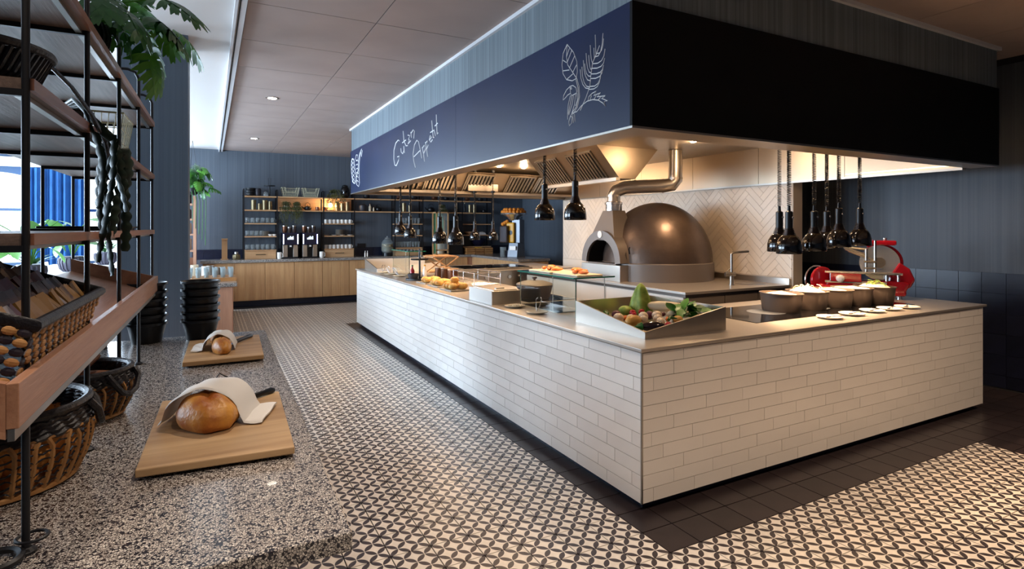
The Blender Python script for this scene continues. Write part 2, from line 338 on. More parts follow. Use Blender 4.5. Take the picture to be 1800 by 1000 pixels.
# --- ceiling
ce = struct('ceiling', MB().box(-6.65, 5.3, -6.35, BY+.15, CZ+.012, CZ+.15), MAT['gap'])
MB().box(-6.5, -1.9, -6.2, BY, CZ+.004, CZ+.012).obj('plaster_field', MAT['ceilw'], ce)
pm = MB().box(-.4465, .4465, -.4365, .4365, 0, .012).mesh('ceiling_panel', MAT['ceil'])
for i in range(8):
    for j in range(-9, 10):
        x = -1.405+.9*i; y = 2.38+.88*j
        if x > RX: continue
        link('ceiling_panel', pm, ce, (x, y, CZ))
struct('trim_1', MB().box(-1.895, -1.86, -6.2, BY, CZ-.035, CZ+.012).box(-1.935, -1.915, -6.2, BY, CZ-.045, CZ+.004), MAT['trimw'])
for k, (x, y) in enumerate([(-1.42, 5.03), (-1.40, 8.54), (-1.42, .5), (-1.42, -2.0), (1.2, -1.9), (3.2, -1.9), (1.2, -4.6), (-2.75, -.9)]):
    d = thing('ceiling_downlight', 'round recessed ceiling downlight '+['glowing warm halfway along the aisle', 'nearest the back wall', 'above the aisle beside the terrazzo table', 'above the near end of the aisle', 'in front of the hood, left one', 'in front of the hood, right one', 'farthest in front of the hood', 'added unseen in the white ceiling above the shelving'][k], 'spotlight', (x, y, CZ), group='recessed ceiling downlights')
    MB().lathe([(.055,-.006),(.075,-.006),(.075,0),(.055,0)], n=24).obj('bezel', MAT['alu'], d, smooth=True)
    MB().lathe([(.05,-.008),(.056,-.004),(.056,0)], n=20).obj('lens', MAT['spotw'], d)
    spot('downlight', (x, y, CZ-.03), (60 if k == 7 else 185 if k > 3 else (28,28,75,150)[k]), WARM if 3 < k < 7 else (1, .83, .67), 110 if k != 2 else 95, .8)  # the last downlight is unseen, added to brighten the foreground table
# --- column
struct('column', MB().box(-2.71, -2.245, 2.95, 3.42, 0, CZ+.01), MAT['column'])
# --- partition behind the oven, cream herringbone
pw = struct('wall_partition', MB().box(3.874, 4.03, 1.86, 6.7, 0, 2.10), MAT['hmort'])
MB().box(3.868, 4.034, 1.852, 1.86, 0, 2.10).obj('edge_strip', MAT['herr'], pw)
ht = MB().box(-.006, 0, -.149, .149, -.036, .036); hm = ht.mesh('herringbone_tile', MAT['herr'])
a = .30; b = .075; cnt = 0; q = math.sqrt(.5); hrest = MB(); hl = []
for i in range(-40, 41):
    for j in range(-40, 41):
        # block herringbone: horizontal and vertical pieces on a lattice, turned 45 degrees
        for o in (0, 1):
            u = i*b+j*a*2*0; 
            if o == 0: cx, cy = i*b+a/2+j*2*a, i*b+b/2
            else: cx, cy = (i-.5)*b+a+j*2*a, i*b-a/2
            if o == 1: cx += 0
            Y = (cx-cy)*q; Z = (cx+cy)*q
            Y += 4.0; Z += 1.3
            if 1.78 < Y < 6.75 and .9 < Z < 2.2: hl.append((Y, Z, PI/4 if o == 0 else -PI/4))
seen = set(); hu = []
for h in hl:
    k = (round(h[0], 2), round(h[1], 2), h[2] > 0)
    if k in seen: continue
    seen.add(k); hu.append(h)
def clip(poly, ax, lim, keep_gt):
    out = []
    for i in range(len(poly)):
        p, q_ = poly[i-1], poly[i]; ip = (p[ax] > lim) == keep_gt; iq = (q_[ax] > lim) == keep_gt
        if ip != iq: t = (lim-p[ax])/(q_[ax]-p[ax]); out.append((p[0]+t*(q_[0]-p[0]), p[1]+t*(q_[1]-p[1])))
        if iq: out.append(q_)
    return out
for (Y, Z, an) in hu:
    c, s_ = math.cos(an), math.sin(an); full = [(Y+u*c-v*s_, Z+u*s_+v*c) for u, v in ((-.149,-.036),(.149,-.036),(.149,.036),(-.149,.036))]; poly = full
    for ax, lim, gt in ((0,1.87,True),(0,6.69,False),(1,.985,True),(1,2.13,False)): poly = clip(poly, ax, lim, gt) if poly else poly
    if len(poly) < 3: continue
    if all(any(abs(p[0]-q_[0])+abs(p[1]-q_[1]) < 1e-6 for q_ in full) for p in poly) and len(poly) == 4: link('herringbone_tile', hm, pw, (3.874, Y, Z), rot=(an, 0, 0))
    else: MB().prism([(p[0]-Y, p[1]-Z) for p in poly], 'x', -.006, 0).obj('herringbone_tile', MAT['herr'], pw, (3.874, Y, Z))
MB().box(3.866, 3.874, 1.87, 6.69, 0, .98).obj('lower_facing', MAT['herr'], pw)

# ================================================================== KITCHEN ISLAND
isl = thing('kitchen_island', 'long island counter clad in white glazed brick tiles under the steel worktop', 'counter')
MB().box(.006, 3.794, .006, 1.06, .05, .885).box(.006, .92, 1.06, 6.824, .05, .885).box(.92, 3.2, 5.46, 6.824, .05, .885).obj('carcass', MAT['mortar'], isl)
MB().box(.05, 3.75, .05, 1.0, 0, .05).box(.05, .9, 1.0, 6.78, 0, .05).box(.9, 3.15, 5.5, 6.78, 0, .05).obj('plinth', MAT['plinth'], isl)
MB().box(-.002, .008, -.002, .008, .05, .885).obj('corner_trim', MAT['alu'], isl)
MB().box(3.794, 3.80, .0, 1.06, .05, .885).obj('end_panel', MAT['brick'], isl)
MB().box(.92, 3.19, 5.44, 5.46, .2, .885).obj('control_panel', MAT['steel'], isl)
kb = MB().cyl((0,0,0), (0,-.03,0), .03, .026, 16).mesh('control_knob', MAT['chrome'], True)
for x in (1.44, 1.64, 1.84, 2.04, 2.24, 2.44): link('control_knob', kb, isl, (x, 5.44, .80))
RH = .0765; bl = .31; offs = [.31, .235, .085, .31, .18, .235, .07, .155, .31, .235, .085]
bricks = []
for r in range(11):
    z0 = .05+RH*r; z1 = min(z0+RH, .878)
    for face, Lh in ((0, 3.794), (1, 6.824)):
        e = [0.0]; x = offs[(10-r+face*4) % 11]
        while x < Lh-.02: e.append(x); x += bl
        e.append(Lh)
        for k in range(len(e)-1):
            m = (e[k]+e[k+1])/2; d = math.hypot((m if face == 0 else 0)+2.09, (0 if face == 0 else m)+2.4)
            bricks.append((d, face, e[k]+.0015, e[k+1]-.0015, z0+.0015, z1-.0015))
bricks.sort(); cache = {}; rest = MB(); nb = 0
for d, face, s0, s1, z0, z1 in bricks:
    if nb < 300:
        k = (face, round(s1-s0, 3), round(z1-z0, 3))
        if k not in cache:
            ln, hh = (s1-s0)/2, (z1-z0)/2; e = .002
            mb = MB()
            if face == 0: mb.hexa([(-ln,0,-hh),(ln,0,-hh),(ln,.008,-hh),(-ln,.008,-hh),(-ln,0,hh),(ln,0,hh),(ln,.008,hh),(-ln,.008,hh)])
            else: mb.hexa([(0,-ln,-hh),(.008,-ln,-hh),(.008,ln,-hh),(0,ln,-hh),(0,-ln,hh),(.008,-ln,hh),(.008,ln,hh),(0,ln,hh)])
            cache[k] = mb.mesh('brick', MAT['brick'])
        j = random.uniform(0, .0012); c = ((s0+s1)/2, j, (z0+z1)/2) if face == 0 else (j, (s0+s1)/2, (z0+z1)/2)
        link('brick', cache[k], isl, c); nb += 1
    else: (rest.box(s0, s1, 0, .008, z0, z1) if face == 0 else rest.box(0, .008, s0, s1, z0, z1))
rest.obj('brick_field', MAT['brick'], isl, kind='stuff')
WT = .905
wt = MB().prism([(-.018,-.018),(3.83,-.018),(3.83,1.10),(.95,1.10),(.95,5.43),(3.3,5.43),(3.3,6.85),(-.018,6.85)], 'z', .885, WT).obj('island_worktop', MAT['steelt'], bev=.004)
tag(wt, 'continuous brushed steel worktop on top of the white brick island', 'worktop')
# oven counter
oc = thing('oven_counter', 'low steel cabinet run carrying the dome oven and the sink', 'cabinet')
MB().box(2.25, 3.86, 1.92, 5.2, .1, .875).obj('body', MAT['steeld'], oc)
MB().box(2.3, 3.8, 1.97, 5.1, 0, .1).obj('plinth', MAT['plinth'], oc)
for k in range(3): MB().box(2.28+.53*k, 2.80+.53*k, 1.90, 1.92, .12, .84).obj('door', MAT['ovg'], oc, bev=.002)
for k in range(5): MB().box(2.23, 2.25, 1.93+.655*k, 2.575+.655*k, .12, .84).obj('side_panel', MAT['cer'], oc, bev=.002)
ow = thing('oven_counter_worktop', 'steel worktop with rear upstand below the dome oven', 'worktop', (0, 0, 0))
MB().box(2.20, 3.862, 1.87, 5.25, .875, WT).obj('top_plate', MAT['steelt'], ow, bev=.004)
MB().box(3.835, 3.862, 1.88, 5.24, WT, WT+.07).obj('upstand', MAT['steel'], ow)
MB().lathe([(.001,.0015),(.15,.0015),(.165,.004),(.175,.0),(.17,0),(.001,0)], (3.5, 2.15, WT), 28).obj('sink_bowl', MAT['chrome'], ow, smooth=True)
fc = thing('mixer_tap', 'angular chrome mixer tap beside the round sink', 'tap', (3.22, 2.17, WT))
MB().lathe([(.03,0),(.03,.008),(.022,.01),(.022,.12),(.001,.121)], n=16).obj('base', MAT['alu'], fc, smooth=True)
MB().tube([(0,0,.12),(0,0,.36),(.02,-.005,.375),(.22,-.05,.385)], .014, 10).obj('spout', MAT['alu'], fc, smooth=True)
MB().cyl((-.07,.03,.125), (.04,-.015,.125), .026, None, 12).tube([(-.05,.03,.15),(-.01,.01,.19)], .007, 6).obj('lever', MAT['alu'], fc, smooth=True)

# ================================================================== EXTRACTOR HOOD
HX0, HX1, HY0, HY1, HZ, HM = -.10, 3.99, -.04, 6.82, 2.10, 2.78
hd = thing('extractor_hood', 'huge ceiling-hung extractor hood with chalkboard sides above the island', 'extractor hood', (0, 0, 0))
MB().box(HX0, HX0+.02, HY0+.02, 2.418, HZ+.012, HM).obj('chalkboard_side', MAT['board'], hd); MB().box(HX0, HX0+.02, 2.421, HY1, HZ+.012, HM).obj('chalkboard_side', MAT['board'], hd)
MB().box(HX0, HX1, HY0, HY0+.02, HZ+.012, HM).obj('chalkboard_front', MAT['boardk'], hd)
MB().box(HX1-.02, HX1, HY0+.02, HY1, HZ+.012, HM).box(HX0, HX1, HY1-.02, HY1, HZ+.012, HM).obj('rear_cladding', MAT['board'], hd)
MB().box(HX0+.012, HX0+.03, HY0+.03, HY1-.01, HM, CZ-.03).box(HX0+.012, HX1-.012, HY0+.012, HY0+.03, HM, CZ-.03).box(HX1-.03, HX1-.012, HY0+.03, HY1-.01, HM, CZ-.03).box(HX0+.012, HX1-.012, HY1-.03, HY1-.012, HM, CZ-.03).obj('upper_cladding', MAT['streak2'], hd)
MB().box(HX0-.015, HX0+.03, HY0-.015, HY1+.01, CZ-.03, CZ).box(HX0, HX1+.015, HY0-.015, HY0+.03, CZ-.03, CZ).box(HX1-.03, HX1+.015, HY0, HY1, CZ-.03, CZ).obj('ceiling_trim', MAT['trimw'], hd)
MB().box(HX0+.02, HX0+.20, HY0+.02, HY1-.02, HZ, HZ+.012).box(HX0+.20, HX1-.02, HY0+.02, HY0+.20, HZ, HZ+.012).box(HX0+.20, HX1-.02, HY1-.2, HY1-.02, HZ, HZ+.012).obj('rim', MAT['steelh'], hd)
MB().box(HX0-.002, HX0+.02, HY0-.002, HY1, HZ, HZ+.012).box(HX0+.02, HX1, HY0-.002, HY0+.02, HZ, HZ+.012).obj('rim_edge', MAT['alu'], hd)
IZ = 2.54
MB().box(HX0+.19, HX0+.20, HY0+.20, HY1-.2, HZ+.012, IZ).box(HX0+.20, HX1-.13, HY0+.19, HY0+.2, HZ+.012, IZ).box(HX0+.2, HX1-.13, HY1-.21, HY1-.2, HZ+.012, IZ).obj('inner_skirt', MAT['steelh'], hd)
for k in range(6): MB().box(3.85, 3.87, HY0+.21+1.07*k, HY0+1.275+1.07*k, HZ, IZ).obj('wall_panel', MAT['steelh'], hd)
MB().box(3.82, 3.87, HY0+.2, HY1-.2, HZ-.02, HZ).obj('drip_rail', MAT['alu'], hd)
for k in range(4):
    for j in range(4): MB().box(HX0+.2+.94*k, HX0+1.137+.94*k, HY0+.2+1.6*j, HY0+1.797+1.6*j, IZ, IZ+.01).obj('soffit_panel', MAT['steelh'], hd)
# far filter bank: sloped plates with baffle slats between smooth panels
def frame_on(o, ux, uy, w, h, mats, nsl, parent):
    o, ux, uy = Vector(o), Vector(ux).normalized(), Vector(uy).normalized(); nz = ux.cross(uy)
    def slab(a0, a1, b0, b1, d0, d1):
        m = MB(); P = lambda a, b, d: o+ux*a+uy*b+nz*d
        return m.hexa([P(a0,b0,d0),P(a1,b0,d0),P(a1,b1,d0),P(a0,b1,d0),P(a0,b0,d1),P(a1,b0,d1),P(a1,b1,d1),P(a0,b1,d1)])
    slab(0, w, 0, h, .002, .006).obj('filter_back', MAT['mattk'], parent)  # plain black sheet behind the slats
    fr = MB()
    for q in ((0,w,0,.02),(0,w,h-.02,h),(0,.02,.02,h-.02),(w-.02,w,.02,h-.02)):
        s = slab(*q, .0, .022); fr.add(s.v, s.f)
    fo = fr.obj('filter_frame', MAT['steel'], parent)
    for k in range(nsl):
        a = .03+(w-.06)*k/nsl; slab(a, a+(w-.06)/nsl*.55, .02, h-.02, .006, .02).obj('filter_slat', MAT['steel'], fo)
b0, b1 = Vector((0,6.38,2.18)), Vector((0,6.05,2.46)); sl = (b1-b0)
bank = MB(); bank.hexa([(.12,6.40,2.17),(3.84,6.40,2.17),(3.84,6.6,2.17),(.12,6.6,2.17),(.12,6.06,2.47),(3.84,6.06,2.47),(3.84,6.6,2.54),(.12,6.6,2.54)])
bank.obj('filter_bank', MAT['steelh'], hd)
for x in (.35, .93, 1.62, 2.40, 2.95): frame_on((x, 6.372, 2.185), (1,0,0), tuple(sl), .50, .40, None, 7, hd)
MB().box(.12, 3.84, 6.32, 6.42, 2.13, 2.17).obj('grease_channel', MAT['steel'], hd)
# hanging V-shaped filter trough over the oven mouth
tr = [(1.92, 2.54), (2.86, 2.54), (2.50, 2.16), (2.26, 2.16)]
MB().prism(tr, 'y', 3.0, 4.62).obj('filter_trough', MAT['steelh'], hd)
dv = Vector((1.92-2.26, 0, 2.54-2.16))
for y in (3.18, 3.95): frame_on((2.24, y+.55, 2.185), (0,-1,0), tuple(dv), .55, .42, None, 8, hd)
MB().box(2.20, 2.26, 2.99, 4.6, 2.13, 2.17).obj('grease_channel', MAT['steel'], hd)
for (x, y) in [(2.0, 5.7), (2.45, 5.7), (2.9, 5.7), (1.2, 5.7), (2.75, 2.3), (1.0, 1.0), (2.0, .8), (3.1, .8), (.6, 2.8), (.6, 4.4), (1.3, 3.6)]:
    MB().lathe([(.001,-.006),(.03,-.006),(.035,0)], (x, y, IZ), 14).obj('hood_spot', MAT['spotw'], hd)
    point('hood_fill', (x, y, IZ-.09), 3 if y < 1.5 else 8, HOT, .05); spot('hood_light', (x, y, IZ-.015), 55, HOT, 105, .8, .03)  # the point is a fill added to brighten the steel hood interior
MB().box(3.80, 3.815, .25, 1.2, HZ+.02, HZ+.03).obj('light_strip', MAT['led'], hd)
# chalk drawing and lettering on the side panel
def chalk(name, strokes, r):
    m = MB()
    for st in strokes: m.tube([(HX0-.0006, y, z) for y, z in st], r, 4, flat=1)
    return m.obj(name, MAT['chalk'], hd)
BIRD=[[(0.583,2.721),(0.629,2.676),(0.642,2.607),(0.629,2.546),(0.59,2.501),(0.526,2.479),(0.483,2.483),(0.47,2.522),(0.476,2.586),(0.513,2.652),(0.583,2.721)],[(0.583,2.721),(0.59,2.644),(0.577,2.591),(0.526,2.535),(0.476,2.481),(0.452,2.427),(0.446,2.364),(0.47,2.306),(0.513,2.272)],[(0.486,2.477),(0.464,2.423),(0.458,2.359),(0.483,2.308),(0.526,2.281)],[(0.59,2.644),(0.558,2.689)],[(0.583,2.607),(0.528,2.672)],[(0.558,2.564),(0.499,2.627)],[(0.52,2.53),(0.479,2.566)],[(0.59,2.608),(0.629,2.633)],[(0.558,2.554),(0.629,2.566)],[(0.52,2.52),(0.583,2.503)],[(0.476,2.401),(0.486,2.428),(0.52,2.449),(0.551,2.449),(0.59,2.436),(0.622,2.407),(0.629,2.379),(0.609,2.386),(0.577,2.401),(0.545,2.405),(0.532,2.388),(0.483,2.392),(0.476,2.401)],[(0.551,2.449),(0.545,2.405)],[(0.544,2.439),(0.533,2.439),(0.528,2.431),(0.539,2.428),(0.544,2.439)],[(0.545,2.391),(0.57,2.339),(0.577,2.283),(0.577,2.247)],[(0.528,2.387),(0.549,2.335),(0.569,2.281)],[(0.511,2.384),(0.528,2.331),(0.564,2.273)],[(0.489,2.386),(0.501,2.326),(0.532,2.275),(0.558,2.244)],[(0.476,2.391),(0.47,2.348),(0.489,2.316)],[(0.545,2.263),(0.564,2.231),(0.558,2.205),(0.532,2.218),(0.526,2.253),(0.545,2.263)],[(0.52,2.273),(0.513,2.215)],[(0.501,2.269),(0.495,2.219)],[(0.526,2.277),(0.476,2.279),(0.428,2.305),(0.37,2.321),(0.313,2.32),(0.257,2.305),(0.214,2.28),(0.191,2.257),(0.202,2.286),(0.172,2.285),(0.225,2.309),(0.193,2.318),(0.268,2.327),(0.236,2.344),(0.301,2.341),(0.274,2.362),(0.318,2.358),(0.352,2.344),(0.358,2.322)],[(0.341,2.319),(0.324,2.345)],[(0.301,2.317),(0.279,2.336)],[(0.263,2.306),(0.236,2.319)],[(0.44,2.279),(0.381,2.344),(0.341,2.403),(0.329,2.474),(0.313,2.537),(0.279,2.575),(0.246,2.619)],[(0.347,2.391),(0.384,2.403),(0.413,2.431),(0.432,2.472),(0.44,2.528)],[(0.343,2.4),(0.375,2.412),(0.399,2.439),(0.415,2.481),(0.422,2.539)],[(0.335,2.435),(0.364,2.447),(0.385,2.474),(0.4,2.517),(0.407,2.575)],[(0.332,2.461),(0.356,2.469),(0.374,2.487),(0.386,2.514),(0.393,2.551)],[(0.328,2.481),(0.348,2.49),(0.363,2.515),(0.373,2.555),(0.379,2.61)],[(0.324,2.5),(0.334,2.505),(0.342,2.522),(0.348,2.551),(0.352,2.591)],[(0.31,2.536),(0.32,2.543),(0.327,2.563),(0.333,2.597),(0.337,2.646)],[(0.296,2.559),(0.296,2.561),(0.297,2.571),(0.299,2.591),(0.301,2.62)],[(0.279,2.575),(0.281,2.58),(0.283,2.601),(0.285,2.639),(0.288,2.693)],[(0.347,2.387),(0.301,2.38),(0.268,2.386),(0.247,2.406),(0.238,2.439)],[(0.341,2.403),(0.294,2.395),(0.261,2.403),(0.239,2.426),(0.23,2.464)],[(0.333,2.448),(0.283,2.438),(0.246,2.44),(0.224,2.453),(0.214,2.479)],[(0.328,2.474),(0.277,2.463),(0.24,2.463),(0.218,2.474),(0.208,2.497)],[(0.324,2.506),(0.27,2.494),(0.232,2.495),(0.208,2.508),(0.198,2.534)],[(0.313,2.53),(0.263,2.521),(0.227,2.527),(0.205,2.548),(0.195,2.585)],[(0.29,2.565),(0.259,2.562),(0.236,2.581),(0.221,2.62),(0.214,2.68)],[(0.274,2.58),(0.248,2.576),(0.228,2.586),(0.215,2.609),(0.209,2.647)]]
TEXT=[[(4.158,2.593),(4.214,2.614),(4.307,2.591),(4.384,2.513),(4.392,2.402),(4.346,2.325),(4.289,2.314),(4.195,2.37),(4.158,2.418),(4.24,2.416)],[(4.104,2.5),(4.086,2.45),(4.032,2.428),(3.98,2.464),(3.987,2.512),(3.962,2.43)],[(4.015,2.691),(3.98,2.569),(3.904,2.505),(3.843,2.501)],[(4.043,2.559),(3.904,2.575)],[(3.833,2.617),(3.76,2.603),(3.816,2.563),(3.77,2.561),(3.826,2.518),(3.727,2.543)],[(3.727,2.637),(3.704,2.568)],[(3.721,2.621),(3.647,2.65),(3.599,2.626),(3.615,2.58),(3.624,2.55)],[(3.568,2.225),(3.624,2.3),(3.647,2.383),(3.599,2.478),(3.521,2.517),(3.461,2.49),(3.401,2.394),(3.357,2.302)],[(3.615,2.35),(3.401,2.396)],[(3.342,2.416),(3.298,2.343),(3.27,2.259)],[(3.342,2.408),(3.278,2.432),(3.227,2.392),(3.293,2.35)],[(3.241,2.458),(3.199,2.37),(3.171,2.296)],[(3.239,2.449),(3.177,2.466),(3.152,2.42),(3.208,2.378)],[(3.116,2.464),(3.049,2.488),(3.095,2.506),(3.122,2.465),(3.076,2.438),(3.022,2.459)],[(3.049,2.652),(3.022,2.532),(3.004,2.473),(2.978,2.475)],[(3.089,2.538),(2.97,2.547)],[(2.97,2.534),(2.944,2.48)],[(2.918,2.689),(2.905,2.56),(2.893,2.49),(2.862,2.504)],[(2.957,2.584),(2.875,2.602)]]
FLOWER=[[(6.693,2.661),(6.771,2.568),(6.745,2.45),(6.66,2.299),(6.502,2.245),(6.409,2.337),(6.502,2.485),(6.564,2.633),(6.693,2.661)],[(6.409,2.686),(6.47,2.623),(6.348,2.582),(6.317,2.676),(6.409,2.686)],[(6.054,2.734),(6.14,2.697),(6.198,2.567),(6.228,2.405),(6.198,2.238),(6.258,2.187),(6.378,2.223),(6.409,2.337),(6.287,2.438),(6.258,2.6),(6.169,2.687),(6.054,2.734)],[(6.025,2.71),(6.071,2.621),(6.111,2.693)],[(6.745,2.623),(6.66,2.65),(6.552,2.603),(6.641,2.584),(6.745,2.623)],[(6.439,2.592),(6.348,2.603),(6.269,2.567)],[(6.732,2.557),(6.647,2.585),(6.539,2.538),(6.628,2.518),(6.732,2.557)],[(6.439,2.529),(6.348,2.54),(6.269,2.505)],[(6.719,2.491),(6.635,2.519),(6.527,2.473),(6.615,2.453),(6.719,2.491)],[(6.439,2.465),(6.348,2.478),(6.269,2.443)],[(6.706,2.425),(6.622,2.453),(6.514,2.409),(6.603,2.387),(6.706,2.425)],[(6.439,2.402),(6.348,2.415),(6.269,2.381)],[(6.693,2.359),(6.609,2.388),(6.502,2.344),(6.59,2.322),(6.693,2.359)],[(6.439,2.339),(6.348,2.353),(6.269,2.319)],[(6.68,2.293),(6.596,2.323),(6.489,2.279),(6.577,2.257),(6.68,2.293)],[(6.439,2.276),(6.348,2.29),(6.269,2.257)]]
chalk('chalk_bird_drawing', BIRD, .0028)['label'] = 'white chalk drawing of a perched bird among leaves'
chalk('chalk_lettering', TEXT, .0062)['label'] = 'white handwritten chalk greeting Guten Appetit'
chalk('chalk_flower_drawing', FLOWER, .0045)['label'] = 'white chalk drawing of a flower at the far end'

# ================================================================== DOME OVEN
ov = thing('dome_pizza_oven', 'large bronze dome pizza oven with grey arched mouth on the steel counter', 'oven', (3.10, 3.28, WT))
prof = [(.715,0),(.715,.215),(.70,.225)]
MB().lathe([(.001,0)]+prof+[(.001,.225)], n=48).obj('base_band', MAT['ovg'], ov, smooth=True)
dm = [(.70*math.cos(t*PI/2/14), .225+.765*math.sin(t*PI/2/14)) for t in range(15)]
MB().lathe(dm, n=56).obj('dome', MAT['dome'], ov, smooth=True)
AY = .16; AX0, AX1 = -.80, -.40         # arch centre along y, front and rear x
def archpts(r, zb, n=16): return [(AY+r*math.cos(PI*k/n), zb+r*math.sin(PI*k/n)) for k in range(n+1)]
o_ = archpts(.40, .225); i_ = archpts(.30, .215)
vs = []; fs = []
n = 17
for x in (AX0, AX1):
    vs += [(x, y, z) for y, z in o_]; vs += [(x, y, z) for y, z in i_]
for k in range(n-1):
    fs += [(k, k+1, n+k+1, n+k), (2*n+k, 3*n+k, 3*n+k+1, 2*n+k+1), (k, 2*n+k, 2*n+k+1, k+1), (n+k, n+k+1, 3*n+k+1, 3*n+k)]
MB().add(vs, fs).obj('mouth_arch', MAT['ovg'], ov, smooth=True)
MB().box(AX0-.004, AX1, AY-.40, AY+.40, 0, .20).obj('mouth_front', MAT['steel'], ov, bev=.004)
MB().box(AX0+.02, AX1, AY-.29, AY+.29, .201, .215).obj('mouth_sill', MAT['ovg'], ov)
MB().prism([(y, z) for y, z in archpts(.295, .216)], 'x', AX1-.02, AX1-.01).obj('mouth_shade', MAT['mattk'], ov)  # black sheet, the shade deep in the mouth put into its colour
MB().add([(x, y, z) for x in (AX0+.03, AX1) for y, z in archpts(.294, .217)], [(k, k+1, 17+k+1, 17+k) for k in range(16)]).add([(AX0+.03,AY-.29,.218),(AX1,AY-.29,.218),(AX1,AY+.29,.218),(AX0+.03,AY+.29,.218)], [(0,1,2,3)]).obj('mouth_shade_lining', MAT['mattk'], ov)  # tunnel shade put into a black lining
MB().cyl((AX0-.008, AY+.0, .575), (AX0+.001, AY+.0, .575), .045, None, 18).obj('maker_badge', MAT['cer'], ov)
MB().hexa([(AX0+.02,AY-.26,.50),(AX1-.02,AY-.26,.50),(AX1-.02,AY+.26,.50),(AX0+.02,AY+.26,.50),(AX0+.12,AY-.1,.88),(AX0+.32,AY-.1,.88),(AX0+.32,AY+.1,.88),(AX0+.12,AY+.1,.88)]).obj('flue_hood', MAT['ovg'], ov, bev=.004)
fx = AX0+.22
MB().lathe([(.105,.88),(.105,.955),(.115,.96),(.115,.985),(.085,1.0)], (fx, AY, 0), 24).obj('flue_collar', MAT['chrome'], ov, smooth=True)
MB().tube([(fx,AY,.98),(fx,AY,1.08),(fx+.02,AY-.02,1.13),(fx+.10,AY-.09,1.175),(fx+.2,AY-.18,1.185),(fx+.46,AY-.43,1.19),(fx+.53,AY-.50,1.205),(fx+.56,AY-.52,1.25),(fx+.56,AY-.52,1.63)], .085, 20).obj('flue_pipe', MAT['steel'], ov, smooth=True)
for p, d in (((fx,AY,1.07),(0,0,1)), ((fx+.2,AY-.18,1.185),(1,-.95,0)), ((fx+.45,AY-.42,1.19),(1,-.95,0)), ((fx+.56,AY-.52,1.28),(0,0,1))):
    d = Vector(d).normalized(); p = Vector(p); MB().cyl(p-d*.01, p+d*.01, .09, None, 20).obj('flue_joint', MAT['steel'], ov)
MB().tube([(-.67,-.26,.42),(-.685,-.265,.40),(-.68,-.27,.34)], .008, 6).obj('thermometer_probe', MAT['mattk'], ov)

# ================================================================== HEAT LAMPS
def heat_lamp():
    t = thing('heat_lamp', 'x', 'heat lamp', group='black bell heat lamps on coiled cords')
    sh = [(.088,0),(.090,.004),(.088,.06),(.080,.095),(.062,.125),(.045,.14),(.043,.138),(.058,.122),(.075,.092),(.082,.06),(.083,.004)]
    m = MB(); n = 28; k = len(sh)
    for i, (r, z) in enumerate(sh):
        for j in range(n): m.v.append((r*math.cos(2*PI*j/n), r*math.sin(2*PI*j/n), z))
    for i in range(k):
        for j in range(n): m.f.append((i*n+j, i*n+(j+1) % n, ((i+1) % k)*n+(j+1) % n, ((i+1) % k)*n+j))
    m.obj('shade', MAT['lampk'], t, smooth=True)
    nk = MB()
    for i in range(5): nk.lathe([(.047-.004*i,0),(.047-.004*i,.006),(.044-.004*i,.008),(.044-.004*i,0)], (0,0,.138+.011*i), 20)
    nk.lathe([(.040,0),(.026,.055),(.001,.056)], (0,0,.138), 16); nk.obj('vented_neck', MAT['neck'], t)
    MB().lathe([(.001,.19),(.027,.19),(.027,.31),(.022,.315),(.012,.32),(.010,.36),(.001,.361)], n=16).obj('stem', MAT['black'], t, smooth=True)
    MB().cyl((0,-.027,.27), (0,-.034,.27), .008, None, 8).obj('switch', MAT['chrome'], t)
    MB().sph((0,0,.075), .042, .042, .05, 12, 8).obj('bulb', MAT['bulb'], t, smooth=True)
    return t
HL = heat_lamp()
def coil(L_, r=.013, rt=.0035, pitch=.017):
    n = int(L_/pitch*8); return MB().tube([(r*math.cos(2*PI*i/8), r*math.sin(2*PI*i/8), L_*i/n) for i in range(n+1)], rt, 4)
CORD = coil(1.0).mesh('coiled_cord', MAT['black'], True); CAP = MB().lathe([(.001,-.03),(.03,-.03),(.035,0),(.001,0)], n=14).mesh('ceiling_cap', MAT['black'], True)
lamps = [((1.88,.55,1.378), 'pair left of the slicer lamps, rear one, half hidden behind its twin'), ((1.72,.35,1.372), 'hanging over the first casserole, lowest of the right hand row'),
 ((2.15,.44,1.382), 'third from the left in the row over the casseroles'), ((2.59,.62,1.392), 'set back behind its neighbours over the casseroles'),
 ((2.44,.42,1.409), 'second from the slicer in the row over the casseroles'), ((2.76,.44,1.414), 'hanging next to the red slicer, last of the row'),
 ((.50,1.84,1.632), 'left of the two in front of the dome oven'), ((.50,1.37,1.628), 'right of the two in front of the dome oven'),
 ((.45,5.93,1.472), 'farthest left, partly hidden behind its twin above the far end'), ((.45,5.46,1.42), 'second from the left above the far end'),
 ((.30,3.88,1.38), 'left of the pair above the roasted rolls'), ((.30,3.39,1.38), 'right of the pair above the roasted rolls'),
 ((1.83,6.27,1.36), 'small and distant, left of the pair hung from a steel bracket'), ((2.10,6.13,1.36), 'small and distant, right of the pair beside the orange juicer')]
for i, (p, d) in enumerate(lamps):
    t = HL if i == 0 else dup(HL, p); t.location = p; t['label'] = 'black heat lamp, '+d; t['category'] = 'heat lamp'
    top = IZ if i < 12 else 2.18; ln = top-.03-(p[2]+.358)
    c = link('coiled_cord', CORD, t, (0,0,.358)); c.scale = (1, 1, ln); link('ceiling_cap', CAP, t, (0, 0, top-p[2]-.0))
    spot('heat_lamp_light', (p[0], p[1], p[2]+.02), 30 if i < 6 else 13, HOT, 120, .7, .04)
br = MB().box(1.7, 2.25, 6.24, 6.30, 2.18, 2.30).obj('lamp_bracket', MAT['steel']); tag(br, 'steel bracket under the hood holding the two small distant lamps', 'bracket')

